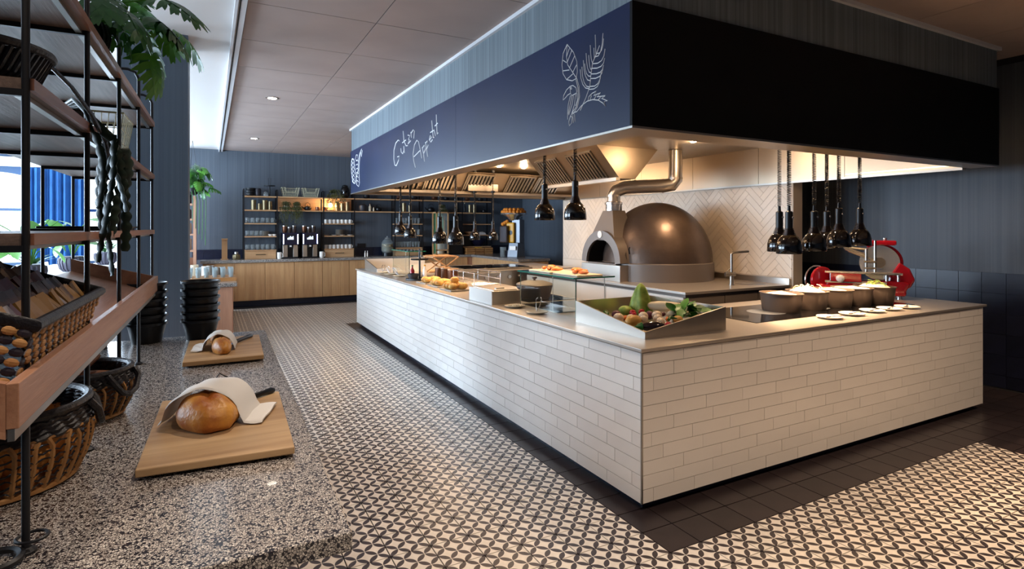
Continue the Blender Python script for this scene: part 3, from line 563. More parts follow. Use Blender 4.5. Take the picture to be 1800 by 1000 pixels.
# ================================================================== FRONT RUN OF THE ISLAND
hob = thing('induction_hob', 'flush black glass induction hob under the casseroles', 'hob', (0,0,WT))
MB().box(1.25, 3.25, .26, .88, 0, .004).obj('glass_top', MAT['induct'], hob)
for x in (1.75, 2.3, 2.85): MB().lathe([(.14,.0041),(.143,.0041),(.143,.0046),(.14,.0046)], (x,.57,0), 32).obj('zone_mark', MAT['grey'], hob)
def casserole(x, y, k, label, rx=.135, ry=.165, h=.145):
    t = thing('casserole', label, 'casserole', (x, y, WT+.0042), .05, 'oval casseroles on the hob')
    s = lambda p: MB().lathe(p, n=32, sx=rx/.16, sy=ry/.16)
    s([(.135,.012),(.140,.0),(.146,.02),(.158,h-.01),(.166,h-.006),(.166,h),(.152,h),(.150,h-.02),(.13,.02),(.001,.02)]).obj('bowl', MAT['pan'], t, smooth=True)
    s([(.001,h-.055),(.147,h-.055),(.147,h-.025),(.13,h-.015+.01*(k % 2)),(.08,h-.004+.02*(k in (1,4))),(.001,h+.012+.03*(k in (1,)))]).obj('food', MAT['rice'], t, smooth=True)
    return t
cs = [(1.90,.55,'brown oval casserole with pale food, nearest the vegetable tray'), (2.22,.55,'oval casserole heaped with white shredded food, second from vegetable tray'), (2.52,.53,'middle one of the five oval casseroles, smooth pale filling'),
      (2.80,.53,'fourth oval casserole, wide pale rim, before the slicer end'), (3.08,.50,'last oval casserole, beside the red slicer, with leafy filling')]
for k, (x, y, lb) in enumerate(cs):
    c = casserole(x, y, k, lb)
    if k in (1, 4):
        sh = MB()
        for q in range(26 if k == 1 else 14):
            a = random.uniform(0, 2*PI); r = random.uniform(0, .10); b = random.uniform(0, 2*PI)
            p = Vector((r*math.cos(a), r*math.sin(a), .15+random.uniform(0, .03))); d = Vector((math.cos(b), math.sin(b), .5))*.028
            sh.tube([p-d, p+Vector((0,0,.01)), p+d], .0035, 4)
        sh.obj('shredded_topping', MAT['rice'] if k == 1 else MAT['cab'], c, kind='stuff')
def saucer_mesh(r): return MB().lathe([(.001,.002),(r*.55,.0),(r*.6,.002),(r,.014),(r,.018),(r*.62,.007),(.001,.006)], n=24)
SM = saucer_mesh(.09).mesh('plate', MAT['cer'], True)
def spoon(m, L_=.17):
    return m.tube([(0,0,0),(.05,.004,.006),(L_-.03,.01,.004)], [.005,.004,.003], 5).sph((-.012,0,.001), .024, .016, .006, 10, 6)
SP = spoon(MB()).mesh('serving_spoon', MAT['chrome'], True)
for k, (x, y) in enumerate([(1.90,.15),(2.20,.17),(2.50,.19),(2.735,.19),(2.97,.18)]):
    lb = ['nearest the vegetable tray', 'second from the vegetable tray', 'in the middle of the row', 'fourth along the row', 'last of the row towards the slicer'][k]
    p = link('spoon_plate', SM, None, (x, y, WT)); tag(p, 'small white spoon plate in front of the casseroles, '+lb, 'plate', 'spoon plates along the worktop edge')
    s = link('serving_spoon', SP, None, (x-.01, y, WT+.012), rz=-.5+.2*k); tag(s, 'steel serving spoon resting on the white plate '+lb, 'spoon', 'serving spoons')
# --- red slicer
sl_ = thing('meat_slicer', 'red flywheel meat slicer with round steel blade', 'meat slicer', (3.44, .80, WT), math.radians(-59.7))
MB().prism([(-.30,.0),(.33,.0),(.33,.05),(.36,.12),(.30,.14),(-.30,.12),(-.34,.05)], 'y', -.12, .14).xf(Matrix.Translation((0,0,.03))).obj('base_body', MAT['red'], sl_, bev=.02)
for x in (-.26, .28):
    for y in (-.08, .1): MB().cyl((x,y,0), (x,y,.035), .02, .016, 12).obj('foot', MAT['chrome'], sl_)
def disc_y(cx, cz, r, y0, y1, n=36): return MB().cyl((cx, y0, cz), (cx, y1, cz), r, None, n)
fw = MB().cyl((-.36,-.05,.15), (-.33,-.05,.15), .13, None, 32).xf(Matrix.Translation((-.36,-.05,.15)) @ Matrix.Rotation(-.75, 4, 'Z') @ Matrix.Translation((.36,.05,-.15)))
fw.obj('flywheel', MAT['red'], sl_, bev=.006)
MB().tube([(-.385+.03*math.cos(.8)*0-.0+.135*math.cos(a)*math.sin(.75)*-1*0+ -.012+.135*math.cos(a)*.68, -.05+.135*math.cos(a)*.73+.0, .15+.135*math.sin(a)) for a in [2*PI*i/30 for i in range(30)]], .008, 6, closed=True).obj('flywheel_rim', MAT['chrome'], sl_, smooth=True)
MB().tube([(-.36,-.14,.11),(-.30,-.2,.10),(-.24,-.22,.10)], .016, 8).obj('crank_handle', MAT['red'], sl_, smooth=True)
disc_y(.14, .33, .175, .02, .06, 44).obj('blade_guard', MAT['red'], sl_, bev=.008)
disc_y(.125, .33, .163, -.004, .018, 44).obj('blade', MAT['blade'], sl_)
disc_y(.125, .33, .05, -.012, -.004, 24).obj('blade_hub', MAT['alu'], bpy.data.objects['blade'])
MB().prism([(.18,.12),(.36,.10),(.40,.18),(.36,.28),(.28,.34),(.2,.2)], 'y', -.05, .12).obj('gear_housing', MAT['red'], sl_, bev=.015)
MB().box(.05, .26, -.02, .07, .495, .54).cyl((.02,.02,.50), (.09,.02,.51), .03, None, 14).obj('sharpener_cover', MAT['red'], sl_, bev=.012)
MB().cyl((.17,.02,.54), (.17,.02,.565), .014, .018, 10).obj('sharpener_knob', MAT['chrome'], sl_)
MB().box(-.29, .29, -.14, .0, .225, .243).obj('carriage_table', MAT['alu'], sl_, bev=.004)
MB().box(-.27, -.02, -.155, -.14, .15, .225).obj('front_plate', MAT['red'], sl_, bev=.003)
MB().sph((-.19,-.17,.18), .038, .02, .035, 10, 6).cyl((-.19,-.15,.18), (-.19,-.165,.18), .02, None, 10).obj('clamp_wheel', MAT['cer'], sl_)
for z in (.235, .145): MB().cyl((-.32,-.13,z), (.3 if z > .2 else .18,-.13,z), .011, None, 10).obj('slide_rail', MAT['chrome'], sl_)
for x in (-.27, .18, .27): MB().cyl((x,-.10,.10), (x,-.10,.225), .012, None, 10).obj('rail_post', MAT['chrome'], sl_)
for x, h in ((.02,.46),(.09,.54)): MB().cyl((x,-.07,.24), (x,-.07,h), .011, None, 10).obj('guide_rod', MAT['alu'], sl_)
MB().hexa([(-.12,-.09,.46),(-.09,-.09,.43),(-.09,.0,.43),(-.12,.0,.46),(-.17,-.09,.475),(-.16,-.09,.455),(-.16,.0,.455),(-.17,.0,.475)]).tube([(-.15,-.05,.46),(.02,-.06,.40)], .016, 8).tube([(-.13,-.05,.44),(.09,-.06,.35)], .011, 8).tube([(-.12,-.05,.47),(.02,-.06,.455)], .012, 8).obj('meat_grip', MAT['alu'], sl_, bev=.003)
MB().tube([(0,-.075,.34),(.1,-.075,.34)], .012, 8).tube([(0,-.075,.28),(.1,-.075,.28)], .009, 8).obj('grip_crossbar', MAT['alu'], sl_)

# --- steel vegetable tray with a low front corner
vt = thing('vegetable_tray', 'sloping steel display tray full of vegetables on the island corner', 'tray', (.19, .19, WT))
W_, D_ = .68, .72
def wall4(p0, p1, h0, h1, inn):
    p0, p1, inn = Vector(p0), Vector(p1), Vector(inn)
    q = [p0, p1, p1+inn, p0+inn]
    return MB().hexa([(a.x,a.y,0) for a in q]+[(q[0].x,q[0].y,h0),(q[1].x,q[1].y,h1),(q[2].x,q[2].y,h1),(q[3].x,q[3].y,h0)])
wall4((0,0),(W_,0),.04,.148,(0,.012)).obj('front_wall', MAT['steel'], vt)
wall4((0,.012),(0,D_),.042,.147,(.012,0)).obj('side_wall', MAT['steel'], vt)
wall4((.012,D_-.012),(W_,D_-.012),.147,.147,(0,.012)).obj('rear_wall', MAT['steel'], vt)
wall4((W_-.012,.012),(W_-.012,D_-.012),.148,.147,(.012,0)).obj('far_wall', MAT['steel'], vt)
MB().hexa([(.012,.012,0),(W_-.012,.012,0),(W_-.012,D_-.012,0),(.012,D_-.012,0),(.012,.012,.006),(W_-.012,.012,.03),(W_-.012,D_-.012,.05),(.012,D_-.012,.03)]).obj('tray_floor', MAT['steel'], vt)
def vz(x, y): return WT+.008+.035*(x/W_)+.03*(y/D_)
def veg(name, mb, mat, x, y, dz, label, rz=0, tilt=0, smooth=True):
    o = mb.obj(name, MAT[mat], None, (.19+x, .19+y, vz(x, y)+dz), smooth=smooth); o.rotation_euler = (tilt, 0, rz); tag(o, label, 'vegetable', 'vegetables in the steel tray'); return o
def blob(rx, ry, rz, taper=0, n=14):
    m = MB().sph((0,0,0), rx, ry, rz, n, 9); m.v = [(x, y*(1+taper*x/rx), z*(1+taper*x/rx)) for x, y, z in m.v]; return m
au = thing('aubergine', 'dark glossy aubergine lying at the front corner of the tray', 'vegetable', (.19+.13, .19+.08, vz(.13,.08)+.034), -.35, 'vegetables in the steel tray')
blob(.085, .033, .033, .2).obj('fruit', MAT['egg'], au, smooth=True); MB().lathe([(.03,0),(.022,.02),(.008,.035),(.006,.06)], n=10).xf(Matrix.Translation((-.07,0,0)) @ Matrix.Rotation(-PI/2, 4, 'Y')).obj('stalk', MAT['leaf'], au, smooth=True)
veg('squash', blob(.085,.04,.04,-.15), 'squash' if False else 'squ', .10, .22, .045, 'tan oblong squash behind the aubergine', .4)
cb = thing('pointed_cabbage', 'tall pointed green cabbage standing up in the tray', 'vegetable', (.19+.40, .19+.50, vz(.4,.5)), 0, 'vegetables in the steel tray')
ch_ = MB().lathe([(.03,0),(.075,.012),(.082,.05),(.068,.11),(.045,.17),(.025,.205),(.008,.22)], n=36); ch_.v = [(x*(1+.07*math.cos(6*math.atan2(y, x)+9*z)), y*(1+.07*math.cos(6*math.atan2(y, x)+9*z)), z) for x, y, z in ch_.v]; ch_.obj('head', MAT['cab'], cb, smooth=True)
for k in range(7):
    a = 2*PI*k/7; m = MB(); R_ = .088
    pts = [(R_*(1-.82*(i/5)**1.4)*math.cos(a+s*(.42-.06*i)), R_*(1-.82*(i/5)**1.4)*math.sin(a+s*(.42-.06*i)), .005+.205*i/5) for i in range(6) for s in (-1, 0, 1)]
    m.add(pts, [(3*i+j, 3*i+j+1, 3*i+j+4, 3*i+j+3) for i in range(5) for j in range(2)]); m.obj('outer_leaf', MAT['leafb'] if k % 2 else MAT['cab'], cb, smooth=True)
veg('daikon_radish', blob(.15,.035,.035,-.12), 'rad', .50, .36, .07, 'long pale daikon radish leaning behind the greens', -.75)
gt = thing('leafy_greens', 'bunch of bright leafy greens at the right end of the tray', 'vegetable', (.19+.50, .19+.18, vz(.5,.18)), 0, 'vegetables in the steel tray')
def ovleaf(L_, W2, droop=.3, n=5):
    v = []; f = []
    for i in range(n+1):
        t = i/n; w_ = W2*math.sin(PI*min(1, t*.94+.04))**.8; x = L_*t; z = -droop*L_*t*t
        v += [(x, -w_, z+.15*w_), (x, 0, z), (x, w_, z+.15*w_)]
    for i in range(n): f += [(3*i,3*i+1,3*i+4,3*i+3), (3*i+1,3*i+2,3*i+5,3*i+4)]
    return MB().add(v, f)
LV = ovleaf(.10, .03, .35).mesh('leaf', MAT['leafb'], True)
LVD = ovleaf(.085, .024, .5).mesh('leaf', MAT['leaf'], True)
for k in range(26): link('leaf', LV if k % 3 else LVD, gt, (random.uniform(-.07,.07), random.uniform(-.05,.05), .025+.003*k), rot=(random.uniform(-.8,.8), random.uniform(-1.0,.2), random.uniform(0, 6.3)))
items = [('tomato','tom',.026,1,.9,.25,.05,'red tomato beside the aubergine',0),('tomato','tom',.024,1,.9,.27,.09,'small red tomato behind the front tomato',0),('tomato','tom',.024,1,.95,.26,.42,'red tomato by the cabbage foot',.04),
 ('onion','oni',.036,1,.95,.09,.36,'large pale onion on the left side of the tray',.01),('onion','oni',.032,1,.95,.24,.29,'pale round onion in the middle of the tray',.03),('onion','oni',.03,1,.9,.16,.32,'white onion between squash and cabbage',.02),('onion','oni',.03,1,.9,.30,.22,'pale onion in front of the cabbage',.02),
 ('potato','oni',.042,.7,.7,.27,.16,'pale potato behind the tomatoes',.0),('potato','squ',.038,.7,.7,.40,.14,'yellow potato near the greens',.01),('carrot','car',.05,.35,.35,.06,.32,'short orange carrot along the left wall',.0),('carrot','car',.05,.35,.35,.18,.40,'orange carrot piece behind the onion',.01),
 ('beetroot','beet',.033,1,.9,.16,.47,'dark purple beetroot by the left wall',.01),('beetroot','beet',.03,1,.9,.33,.33,'purple beetroot right of the cabbage foot',.02),('radish','tom',.022,1,1,.33,.41,'pink radish next to the cabbage',.04),('turnip','oni',.034,1,.85,.34,.27,'white turnip in front of the cabbage',.03),('turnip','rad',.034,1,.85,.44,.24,'cream turnip left of the greens',.02),('fennel','rad',.035,1,1,.05,.55,'small pale fennel bulb in the rear left corner',.0),('lettuce','cab',.05,1,.7,.28,.52,'small green lettuce left of the cabbage',.01)]
items += [('potato','squ',.034,.75,.7,.50,.30,'yellow potato behind the greens',.02),('onion','oni',.028,1,.9,.20,.24,'small white onion behind the squash',.03),('shallot','beet',.022,.7,.7,.11,.42,'small purple shallot by the large onion',.03),('shallot','beet',.022,.7,.7,.42,.30,'small purple shallot beside the daikon',.04),('courgette','leaf',.07,.3,.3,.14,.56,'dark green courgette along the rear left wall',.02),('radish','tom',.02,1,1,.22,.36,'red radish among the white onions',.05),('turnip','rad',.03,1,.85,.56,.24,'cream turnip under the greens',.01),('carrot','car',.045,.35,.35,.36,.19,'orange carrot in front of the turnip',.03)]
for nm, mt, r, ky, kz, x, y, lb, dz in items: veg(nm, blob(r, r*ky, r*kz), mt, x, y, r*kz+dz*.5, lb, random.uniform(0, 3))
veg('green_chilli', MB().tube([(0,0,0),(.03,.006,.01),(.06,0,.006),(.08,-.015,0)], [.01,.011,.008,.003], 8), 'leaf', .29, .11, .05, 'curled green chilli right of the tomatoes', .3)

# ================================================================== LEFT RUN OF THE ISLAND
def guard(y0, y1, x0, x1, zt, label):
    g = thing('sneeze_guard', label, 'glass guard', (0,0,WT), group='glass sneeze guards')
    MB().box(x0, x0+.008, y0, y1, 0, zt-WT-.008).obj('front_pane', MAT['glass'], g); MB().box(x0-.02, x1, y0-.01, y1+.01, zt-WT-.008, zt-WT).obj('top_pane', MAT['glass'], g)
    MB().box(x0-.024, x0-.02, y0-.01, y1+.01, zt-WT-.009, zt-WT+.001).box(x0-.001, x0, y0-.003, y0, 0, zt-WT-.008).box(x0-.001, x0, y1, y1+.003, 0, zt-WT-.008).box(x0-.02, x1, y0-.014, y0-.01, zt-WT-.009, zt-WT+.001).obj('green_edge', MAT['gedge'], g)
    for y in (y0+.05, y1-.05): MB().cyl((x1-.05,y,0), (x1-.05,y,zt-WT-.008), .003, None, 8).obj('support_rod', MAT['alu'], g)
    return g
guard(1.03, 1.86, .27, .62, 1.20, 'clear glass sneeze guard with salmon boards on top'); guard(4.95, 5.7, .27, .50, 1.25, 'clear glass sneeze guard at the far end of the island')
for k, (y, lb) in enumerate(((1.62,'left'), (1.24,'right'))):
    p = thing('salmon_board', 'pale serving board with salmon on the glass guard, '+lb+' one', 'serving board', (.43, y, 1.20), group='salmon boards')
    MB().box(-.12, .12, -.17, .17, 0, .012).obj('board', MAT['cerc'], p, bev=.005)
    for q in range(6): blob(.05, .02, .014).xf(Matrix.Translation((random.uniform(-.05,.05), -.08+.03*q, .026+.006*(q % 3))) @ Matrix.Rotation(random.uniform(0,3), 4, 'Z')).obj('salmon_slice', MAT['salm'], p, smooth=True)
bx_ = thing('warming_box', 'low steel warming box, side whitened by window reflection, at the worktop edge', 'warmer', (.03, 1.93, WT)); MB().box(.004, .28, 0, .48, 0, .118).obj('body', MAT['steel'], bx_, bev=.003); MB().box(0, .004, .002, .478, .001, .118).obj('side_panel', MAT['cer'], bx_)  # white sheet on the steel side paints in the window's reflection
bl_ = MB().box(.03, .26, .03, .45, .118, .124).obj('lid', MAT['steelt'], bx_); MB().box(.10, .18, .12, .15, .124, .132).obj('handle', MAT['alu'], bl_)
hb = MB().box(.30, .90, 1.30, 1.88, WT, WT+.004).obj('hob_plate', MAT['induct']); tag(hb, 'small black glass hob plate below the glass guard', 'hob')
hb2 = MB().box(.40, .90, 1.94, 2.45, WT, WT+.004).obj('hob_plate', MAT['induct']); tag(hb2, 'black glass hob plate under the grey cast iron pot', 'hob')
ct = thing('cast_iron_pot', 'grey oval cast iron pot with lid behind the glass guard', 'pot', (.60, 2.18, WT+.0042), .3)
MB().lathe([(.001,.01),(.13,.0),(.145,.01),(.172,.12),(.178,.124),(.16,.126),(.001,.126)], n=32).obj('body', MAT['pot'], ct, smooth=True); pl2 = MB().lathe([(.176,.127),(.170,.137),(.10,.158),(.001,.165)], n=32).obj('lid', MAT['ovg'], ct, smooth=True)
MB().lathe([(.01,.162),(.01,.175),(.025,.185),(.022,.198),(.001,.2)], n=14).obj('lid_knob', MAT['black'], pl2, smooth=True)
for s in (-1, 1): MB().tube([(s*.165,-.04,.11),(s*.205,-.03,.115),(s*.205,.03,.115),(s*.165,.04,.11)], .009, 6).obj('handle', MAT['pot'], ct, smooth=True)
for k, (x, y, c, th_) in enumerate(((.56,2.68,'redb',.016),(.60,2.74,'cer',.016))):
    b = MB().box(-.2, .2, -.16, .16, 0, th_).obj('cutting_board', MAT[c], None, (x, y, WT+.016*k), rz=.1+.06*k, bev=.004); tag(b, ['red plastic cutting board under the white one', 'white plastic cutting board lying on the red one'][k], 'cutting board')
def tongs(m):
    for s in (-1, 1): m.tube([(0,0,.01),(.05,s*.012,.02),(.13,s*.022,.045),(.17,s*.012,.04)], [.004,.006,.006,.008], 5, flat=.5)
    return m
TG = tongs(MB()).mesh('serving_tongs', MAT['chrome'], True); SB = saucer_mesh(.085).mesh('round_plate', MAT['cerc'], True)
sp_ = [(.15,1.74,'beside the cast iron pot, holding crumbs'), (.14,1.36,'in front of the glass guard, with tongs'), (.14,5.74,'far end of the island, leftmost with tongs'), (.15,5.42,'far end of the island, second with tongs'), (.17,5.08,'left of the black tier stand')]
for k, (x, y, d) in enumerate(sp_):
    p = link('round_plate', SB, None, (x, y, WT)); tag(p, 'small cream plate '+d, 'plate', 'cream plates along the left run')
    if k: t = link('serving_tongs', TG, None, (x-.02, y-.03, WT+.012), rot=(0, -.35, .6+.3*k)); tag(t, 'steel serving tongs resting on the cream plate '+['','before the glass guard','at the far left end','second at the far end','by the tier stand'][k], 'tongs', 'serving tongs')
cr = MB()
for q in range(40): cr.sph((.15+random.uniform(-.05,.05), 1.74+random.uniform(-.05,.05), WT+.014), .006, n=5, m=4)
cr.obj('plate_crumbs', MAT['rice'], None, kind='stuff'); bpy.data.objects['plate_crumbs']['label'] = 'pale crumbs scattered on the cream plate by the pot'; bpy.data.objects['plate_crumbs']['category'] = 'crumbs'
PB = MB().box(-.11, .11, -.15, .15, 0, .014).mesh('serving_slab', MAT['stone'])
RB = [blob(.05+.01*k, .035, .035).mesh('stuffed_roll', MAT['chick'], True) for k in range(2)]
for k, (x, y) in enumerate(((.20,3.18),(.22,3.62),(.22,4.02))):
    s = link('serving_slab', PB, None, (x, y, WT), rz=.05, bev=.004); tag(s, 'grey rectangular serving slab of golden rolls, '+['nearest','middle','farthest'][k]+' of three', 'serving slab', 'slabs of golden rolls')
    for q in range((7, 6, 4)[k]):
        top = q == 6; r = link('stuffed_roll', RB[q % 2], None, (x+(0 if top else (-.052, .056)[q % 2]), y+(0 if top else -.085+.08*(q//2)), WT+.014+.0352+(.058 if top else 0)), rot=(random.uniform(0, 6), 0, 0)); tag(r, 'golden baked roll piled on the '+['nearest','middle','farthest'][k]+' grey slab', 'bread roll', 'golden rolls on the grey slabs')
ti = thing('tier_stand', 'black two tier serving stand with tall handle post', 'tier stand', (.27, 4.52, WT))
MB().lathe([(.17,0),(.175,.004),(.175,.02),(.165,.012),(.001,.012)], n=28).obj('lower_tray', MAT['blackm'], ti, smooth=True); MB().lathe([(.001,.255),(.11,.25),(.115,.268),(.108,.262),(.001,.262)], n=24).obj('upper_tray', MAT['blackm'], ti, smooth=True)
MB().cyl((0,0,.012), (0,0,.36), .012, None, 10).obj('post', MAT['blackm'], ti); MB().tube([(0,-.02,.34),(0,-.02,.39),(0,.02,.39),(0,.02,.34)], .006, 6).obj('handle', MAT['blackm'], ti)
def bottle(name, p, r, h, mat, capm, label, cat='bottle', group=None):
    b = thing(name, label, cat, p, group=group); MB().lathe([(r*.9,0),(r,.01),(r,h*.6),(r*.4,h*.78),(r*.38,h*.9)], n=14).obj('body', MAT[mat], b, smooth=True); MB().lathe([(r*.45,h*.9),(r*.45,h),(.001,h)], n=10).obj('cap', MAT[capm], b, smooth=True); return b
bottle('sauce_bottle', (.20,4.60,WT+.013), .028, .17, 'tom', 'leaf', 'red sauce bottle with green cap on the black tier stand'); bottle('sauce_bottle', (.30,4.41,WT+.013), .026, .18, 'cer', 'yel', 'white sauce bottle with yellow cap on the black tier stand')
b_ = MB().lathe([(.05,0),(.07,.05),(.072,.07),(.06,.06),(.04,.01),(.001,.01)], n=20).obj('patterned_bowl', MAT['pot'], None, (.17,4.47,WT+.013), smooth=True); tag(b_, 'dark speckled bowl at the front of the tier stand', 'bowl')
for k, (x, y) in enumerate(((.62,4.72),(.62,4.50),(.62,4.26))):
    c = thing('brown_canister', 'brown ceramic canister with wooden lid behind the tier stand, '+['left','middle','right'][k], 'canister', (x,y,WT), group='brown canisters'); MB().lathe([(.06,0),(.065,.01),(.065,.12),(.06,.125),(.001,.125)], n=20).obj('jar', MAT['cop'], c, smooth=True); MB().lathe([(.068,.126),(.068,.145),(.001,.146)], n=20).obj('lid', MAT['oakx'], c)
wr_ = thing('wire_rack', 'chrome wire plate rack on the left run', 'rack', (.62, 3.55, WT)); m = MB()
for y in (-.3, 0, .3):
    m.tube([(-.16,y,0),(-.16,y,.16),(.16,y,.16),(.16,y,0)], .006, 6)
for x in (-.16, .16):
    for z in (.03, .09, .16): m.tube([(x,-.3,z),(x,.3,z)], .005, 6)
m.obj('wire_frame', MAT['chrome'], wr_)
for k in range(9): MB().tube([(-.16,-.27+.065*k,.03),(.16,-.27+.065*k,.03)], .004, 5).obj('wire', MAT['chrome'], wr_)
wr2 = thing('wooden_rack', 'pale wooden folding rack with tilted tray behind the wire rack', 'rack', (.74, 5.0, WT)); m = MB()
for y in (-.2, .2): m.tube([(-.18,y,.01),(.18,y,.26)], .01, 6).tube([(.18,y,.01),(-.18,y,.26)], .01, 6)
m.tube([(-.18,-.2,.26),(-.18,.2,.26)], .01, 6).tube([(.18,-.2,.26),(.18,.2,.26)], .01, 6).obj('crossed_legs', MAT['oaky'], wr2); MB().box(-.16, .16, -.2, .2, .262, .278).obj('tray', MAT['oaky'], wr2)
ft = thing('far_display_tray', 'empty steel display tray with sloping sides at the far end', 'tray', (.10, 5.95, WT)); 
wall4((0,0),(1.0,0),.05,.13,(0,.012)).obj('front_wall', MAT['cer'], ft); wall4((0,.012),(0,.75),.05,.16,(.012,0)).obj('side_wall', MAT['steel'], ft); wall4((.012,.738),(1.0,.738),.16,.16,(0,.012)).obj('rear_wall', MAT['cer'], ft); MB().box(.012, .99, .012, .738, 0, .01).obj('tray_floor', MAT['steel'], ft)
gp = thing('griddle', 'low steel griddle with dark plates on the far cooking run', 'griddle', (1.9, 5.85, WT)); MB().box(-.6, .6, -.35, .35, 0, .03).obj('body', MAT['steel'], gp, bev=.004)
for x in (-.4, 0, .4): MB().box(x-.17, x+.17, -.3, .3, .03, .04).obj('cooking_plate', MAT['induct'], gp)
tg_ = MB().box(-.25, .25, -.17, .17, 0, .02).obj('wooden_board', MAT['oakx'], None, (.98, 5.68, WT), rz=.1, bev=.004); tag(tg_, 'pale wooden board on the far run left of the griddle', 'cutting board')

# ================================================================== TERRAZZO TABLE AND SHELVING IN THE FOREGROUND
TZ = .80
tb = thing('terrazzo_table', 'long speckled terrazzo table top in the foreground', 'table', L(0,0), -LR)
MB().box(-1.30, 0, 0, 3.166, TZ-.048, TZ).obj('stone_top', MAT['terrazzo'], tb, bev=.004)
MB().box(-1.24, -.16, .14, 3.05, .08, TZ-.048).obj('base_cabinet', MAT['redwood'], tb); MB().box(-1.2, -.22, .2, 3.0, 0, .08).obj('plinth', MAT['plinth'], tb)
su = thing('wire_shelving_unit', 'tall black metal shelving unit with brown oak shelves on the terrazzo table', 'shelving unit', L(0,0,TZ), -LR)
UF, UB, DV = -.705, -1.13, .69
for k in range(5):
    v = .26+DV*k; zt = 2.45-TZ; c = .05
    MB().tube([(UF,v,.0),(UF,v,zt-c),(UF-.3*c,v,zt-.3*c),(UF-c,v,zt),(UB+c,v,zt),(UB+.3*c,v,zt-.3*c),(UB,v,zt-c),(UB,v,0)], .0085, 10).obj('post_hoop', MAT['blackm'], su, smooth=True)
    for u in (UF, UB): MB().lathe([(.001,0),(.022,0),(.022,.006),(.012,.014),(.001,.014)], (u,v,0), 14).obj('foot', MAT['blackm'], su)
    for z in (1.525, 1.892, 2.242): MB().box(UB, UF, v-.008, v+.008, z-TZ-.016, z-TZ).obj('cross_bar', MAT['blackm'], su)
    MB().hexa([(UB,v-.008,1.262-TZ),(UF,v-.008,1.112-TZ),(UF,v+.008,1.112-TZ),(UB,v+.008,1.262-TZ),(UB,v-.008,1.278-TZ),(UF,v-.008,1.128-TZ),(UF,v+.008,1.128-TZ),(UB,v+.008,1.278-TZ)]).obj('cross_bar', MAT['blackm'], su)
SB_ = MB().box(UB-.01, UF+.004, .002, DV-.002, 0, .028).mesh('shelf_board', MAT['shelfu'])
for z in (1.525, 1.892, 2.242):
    for k in range(4): link('shelf_board', SB_, su, (0, .26+DV*k, z-TZ))
    MB().box(UF+.004, UF+.016, .26, .26+4*DV, z-TZ, z-TZ+.028).obj('shelf_edge', MAT['shelf'], su)
    MB().box(UF-.03, UF-.012, .26, .26+4*DV, z-TZ-.012, z-TZ-.001).obj('edge_rail', MAT['alu'], su)
MB().ring((UF+.012,.26,.035), .03, .004, 20, 6).ring((UF-.05,.22,.012), .05, .009, 24, 6).obj('base_ring', MAT['blackm'], su, smooth=True)
# sloping tray
TV0, TV1 = .06, 2.99
MB().hexa([(UB,TV0,1.28-TZ),(UF+.015,TV0,1.13-TZ),(UF+.015,TV1,1.13-TZ),(UB,TV1,1.28-TZ),(UB,TV0,1.295-TZ),(UF+.015,TV0,1.145-TZ),(UF+.015,TV1,1.145-TZ),(UB,TV1,1.295-TZ)]).obj('tray_board', MAT['oakp'], su)
MB().box(UF+.015, UF+.037, TV0, TV1, 1.15-TZ, 1.245-TZ).obj('tray_lip', MAT['oakp'], su, bev=.002)
MB().box(UF+.018, UF+.03, TV0, TV1, 1.125-TZ, 1.15-TZ).obj('tray_rail', MAT['alu'], su)
for v in (TV0, TV1-.022): MB().prism([(UB,1.295-TZ),(UF+.015,1.145-TZ),(UF+.015,1.245-TZ),(UB,1.37-TZ)], 'y', v, v+.022).obj('tray_end', MAT['oakp'], su)

# --- two-tone snack basket on the tray with packets
ROTB = Matrix.Rotation(math.atan2(.15, .44), 4, 'Y')
def onlt(u, v, z): return L(u, v, z)
sb = thing('snack_basket', 'rectangular two-tone woven basket full of snack packets on the sloping tray', 'basket', L(-.735, .20, 1.162), -LR)
BLn, BD, BH = .80, .33, .2
sb.rotation_euler = (0, math.atan2(.15, .44)*1.0, -LR)
mt_, md_ = MB(), MB()
def weave_face(p0, du, n, rows, out):
    p0, du, out = Vector(p0), Vector(du), Vector(out)
    for r in range(rows):
        for i in range(n):
            c = p0+du*((i+.5)/n)+Vector((0,0,.012+.0225*r))+out*(.004 if (i+r) % 2 else .0)
            m = (mt_ if (i+r) % 2 else md_); w_ = du.length/n*.55; ax = du.normalized()
            m.sph(c, max(.006, abs(ax.x)*w_), max(.006, abs(ax.y)*w_), .0105, 7, 5)
weave_face((0,0,0), (0,BLn,0), 26, 8, (1,0,0)); weave_face((-BD,BLn,0), (BD,0,0), 12, 8, (0,1,0)); weave_face((-BD,0,0), (BD,0,0), 12, 8, (0,-1,0)); weave_face((-BD,0,0), (0,BLn,0), 26, 8, (-1,0,0))
mt_.obj('tan_weave', MAT['wick'], sb, kind='stuff'); md_.obj('dark_weave', MAT['wickg'], sb, kind='stuff')
MB().box(-BD, 0, 0, BLn, 0, .01).obj('basket_floor', MAT['wickd'], sb)
MB().tube([(0,0,.19),(0,BLn,.19),(-BD,BLn,.19),(-BD,0,.19)], .015, 8, closed=True).obj('black_rim', MAT['wickd'], sb, smooth=True)
pk = {c: MB().box(-.0035, .0035, -.019, .019, -.055, .055).mesh('snack_packet', MAT[c]) for c in ('pkr','pkb','pkt','pkk','pkw')}
rowc = ['pkt','pkb','pkr','pkb','pkk','pkk']; rl = ['front row of tan snack packets', 'brown snack packet, second row of the woven basket', 'dark red snack packet in the third row', 'brown snack packet in the fourth row', 'black snack packet in the rear rows', 'black snack packet in the rear rows']
rl[0] = 'tan snack packet in the front row of the woven basket'
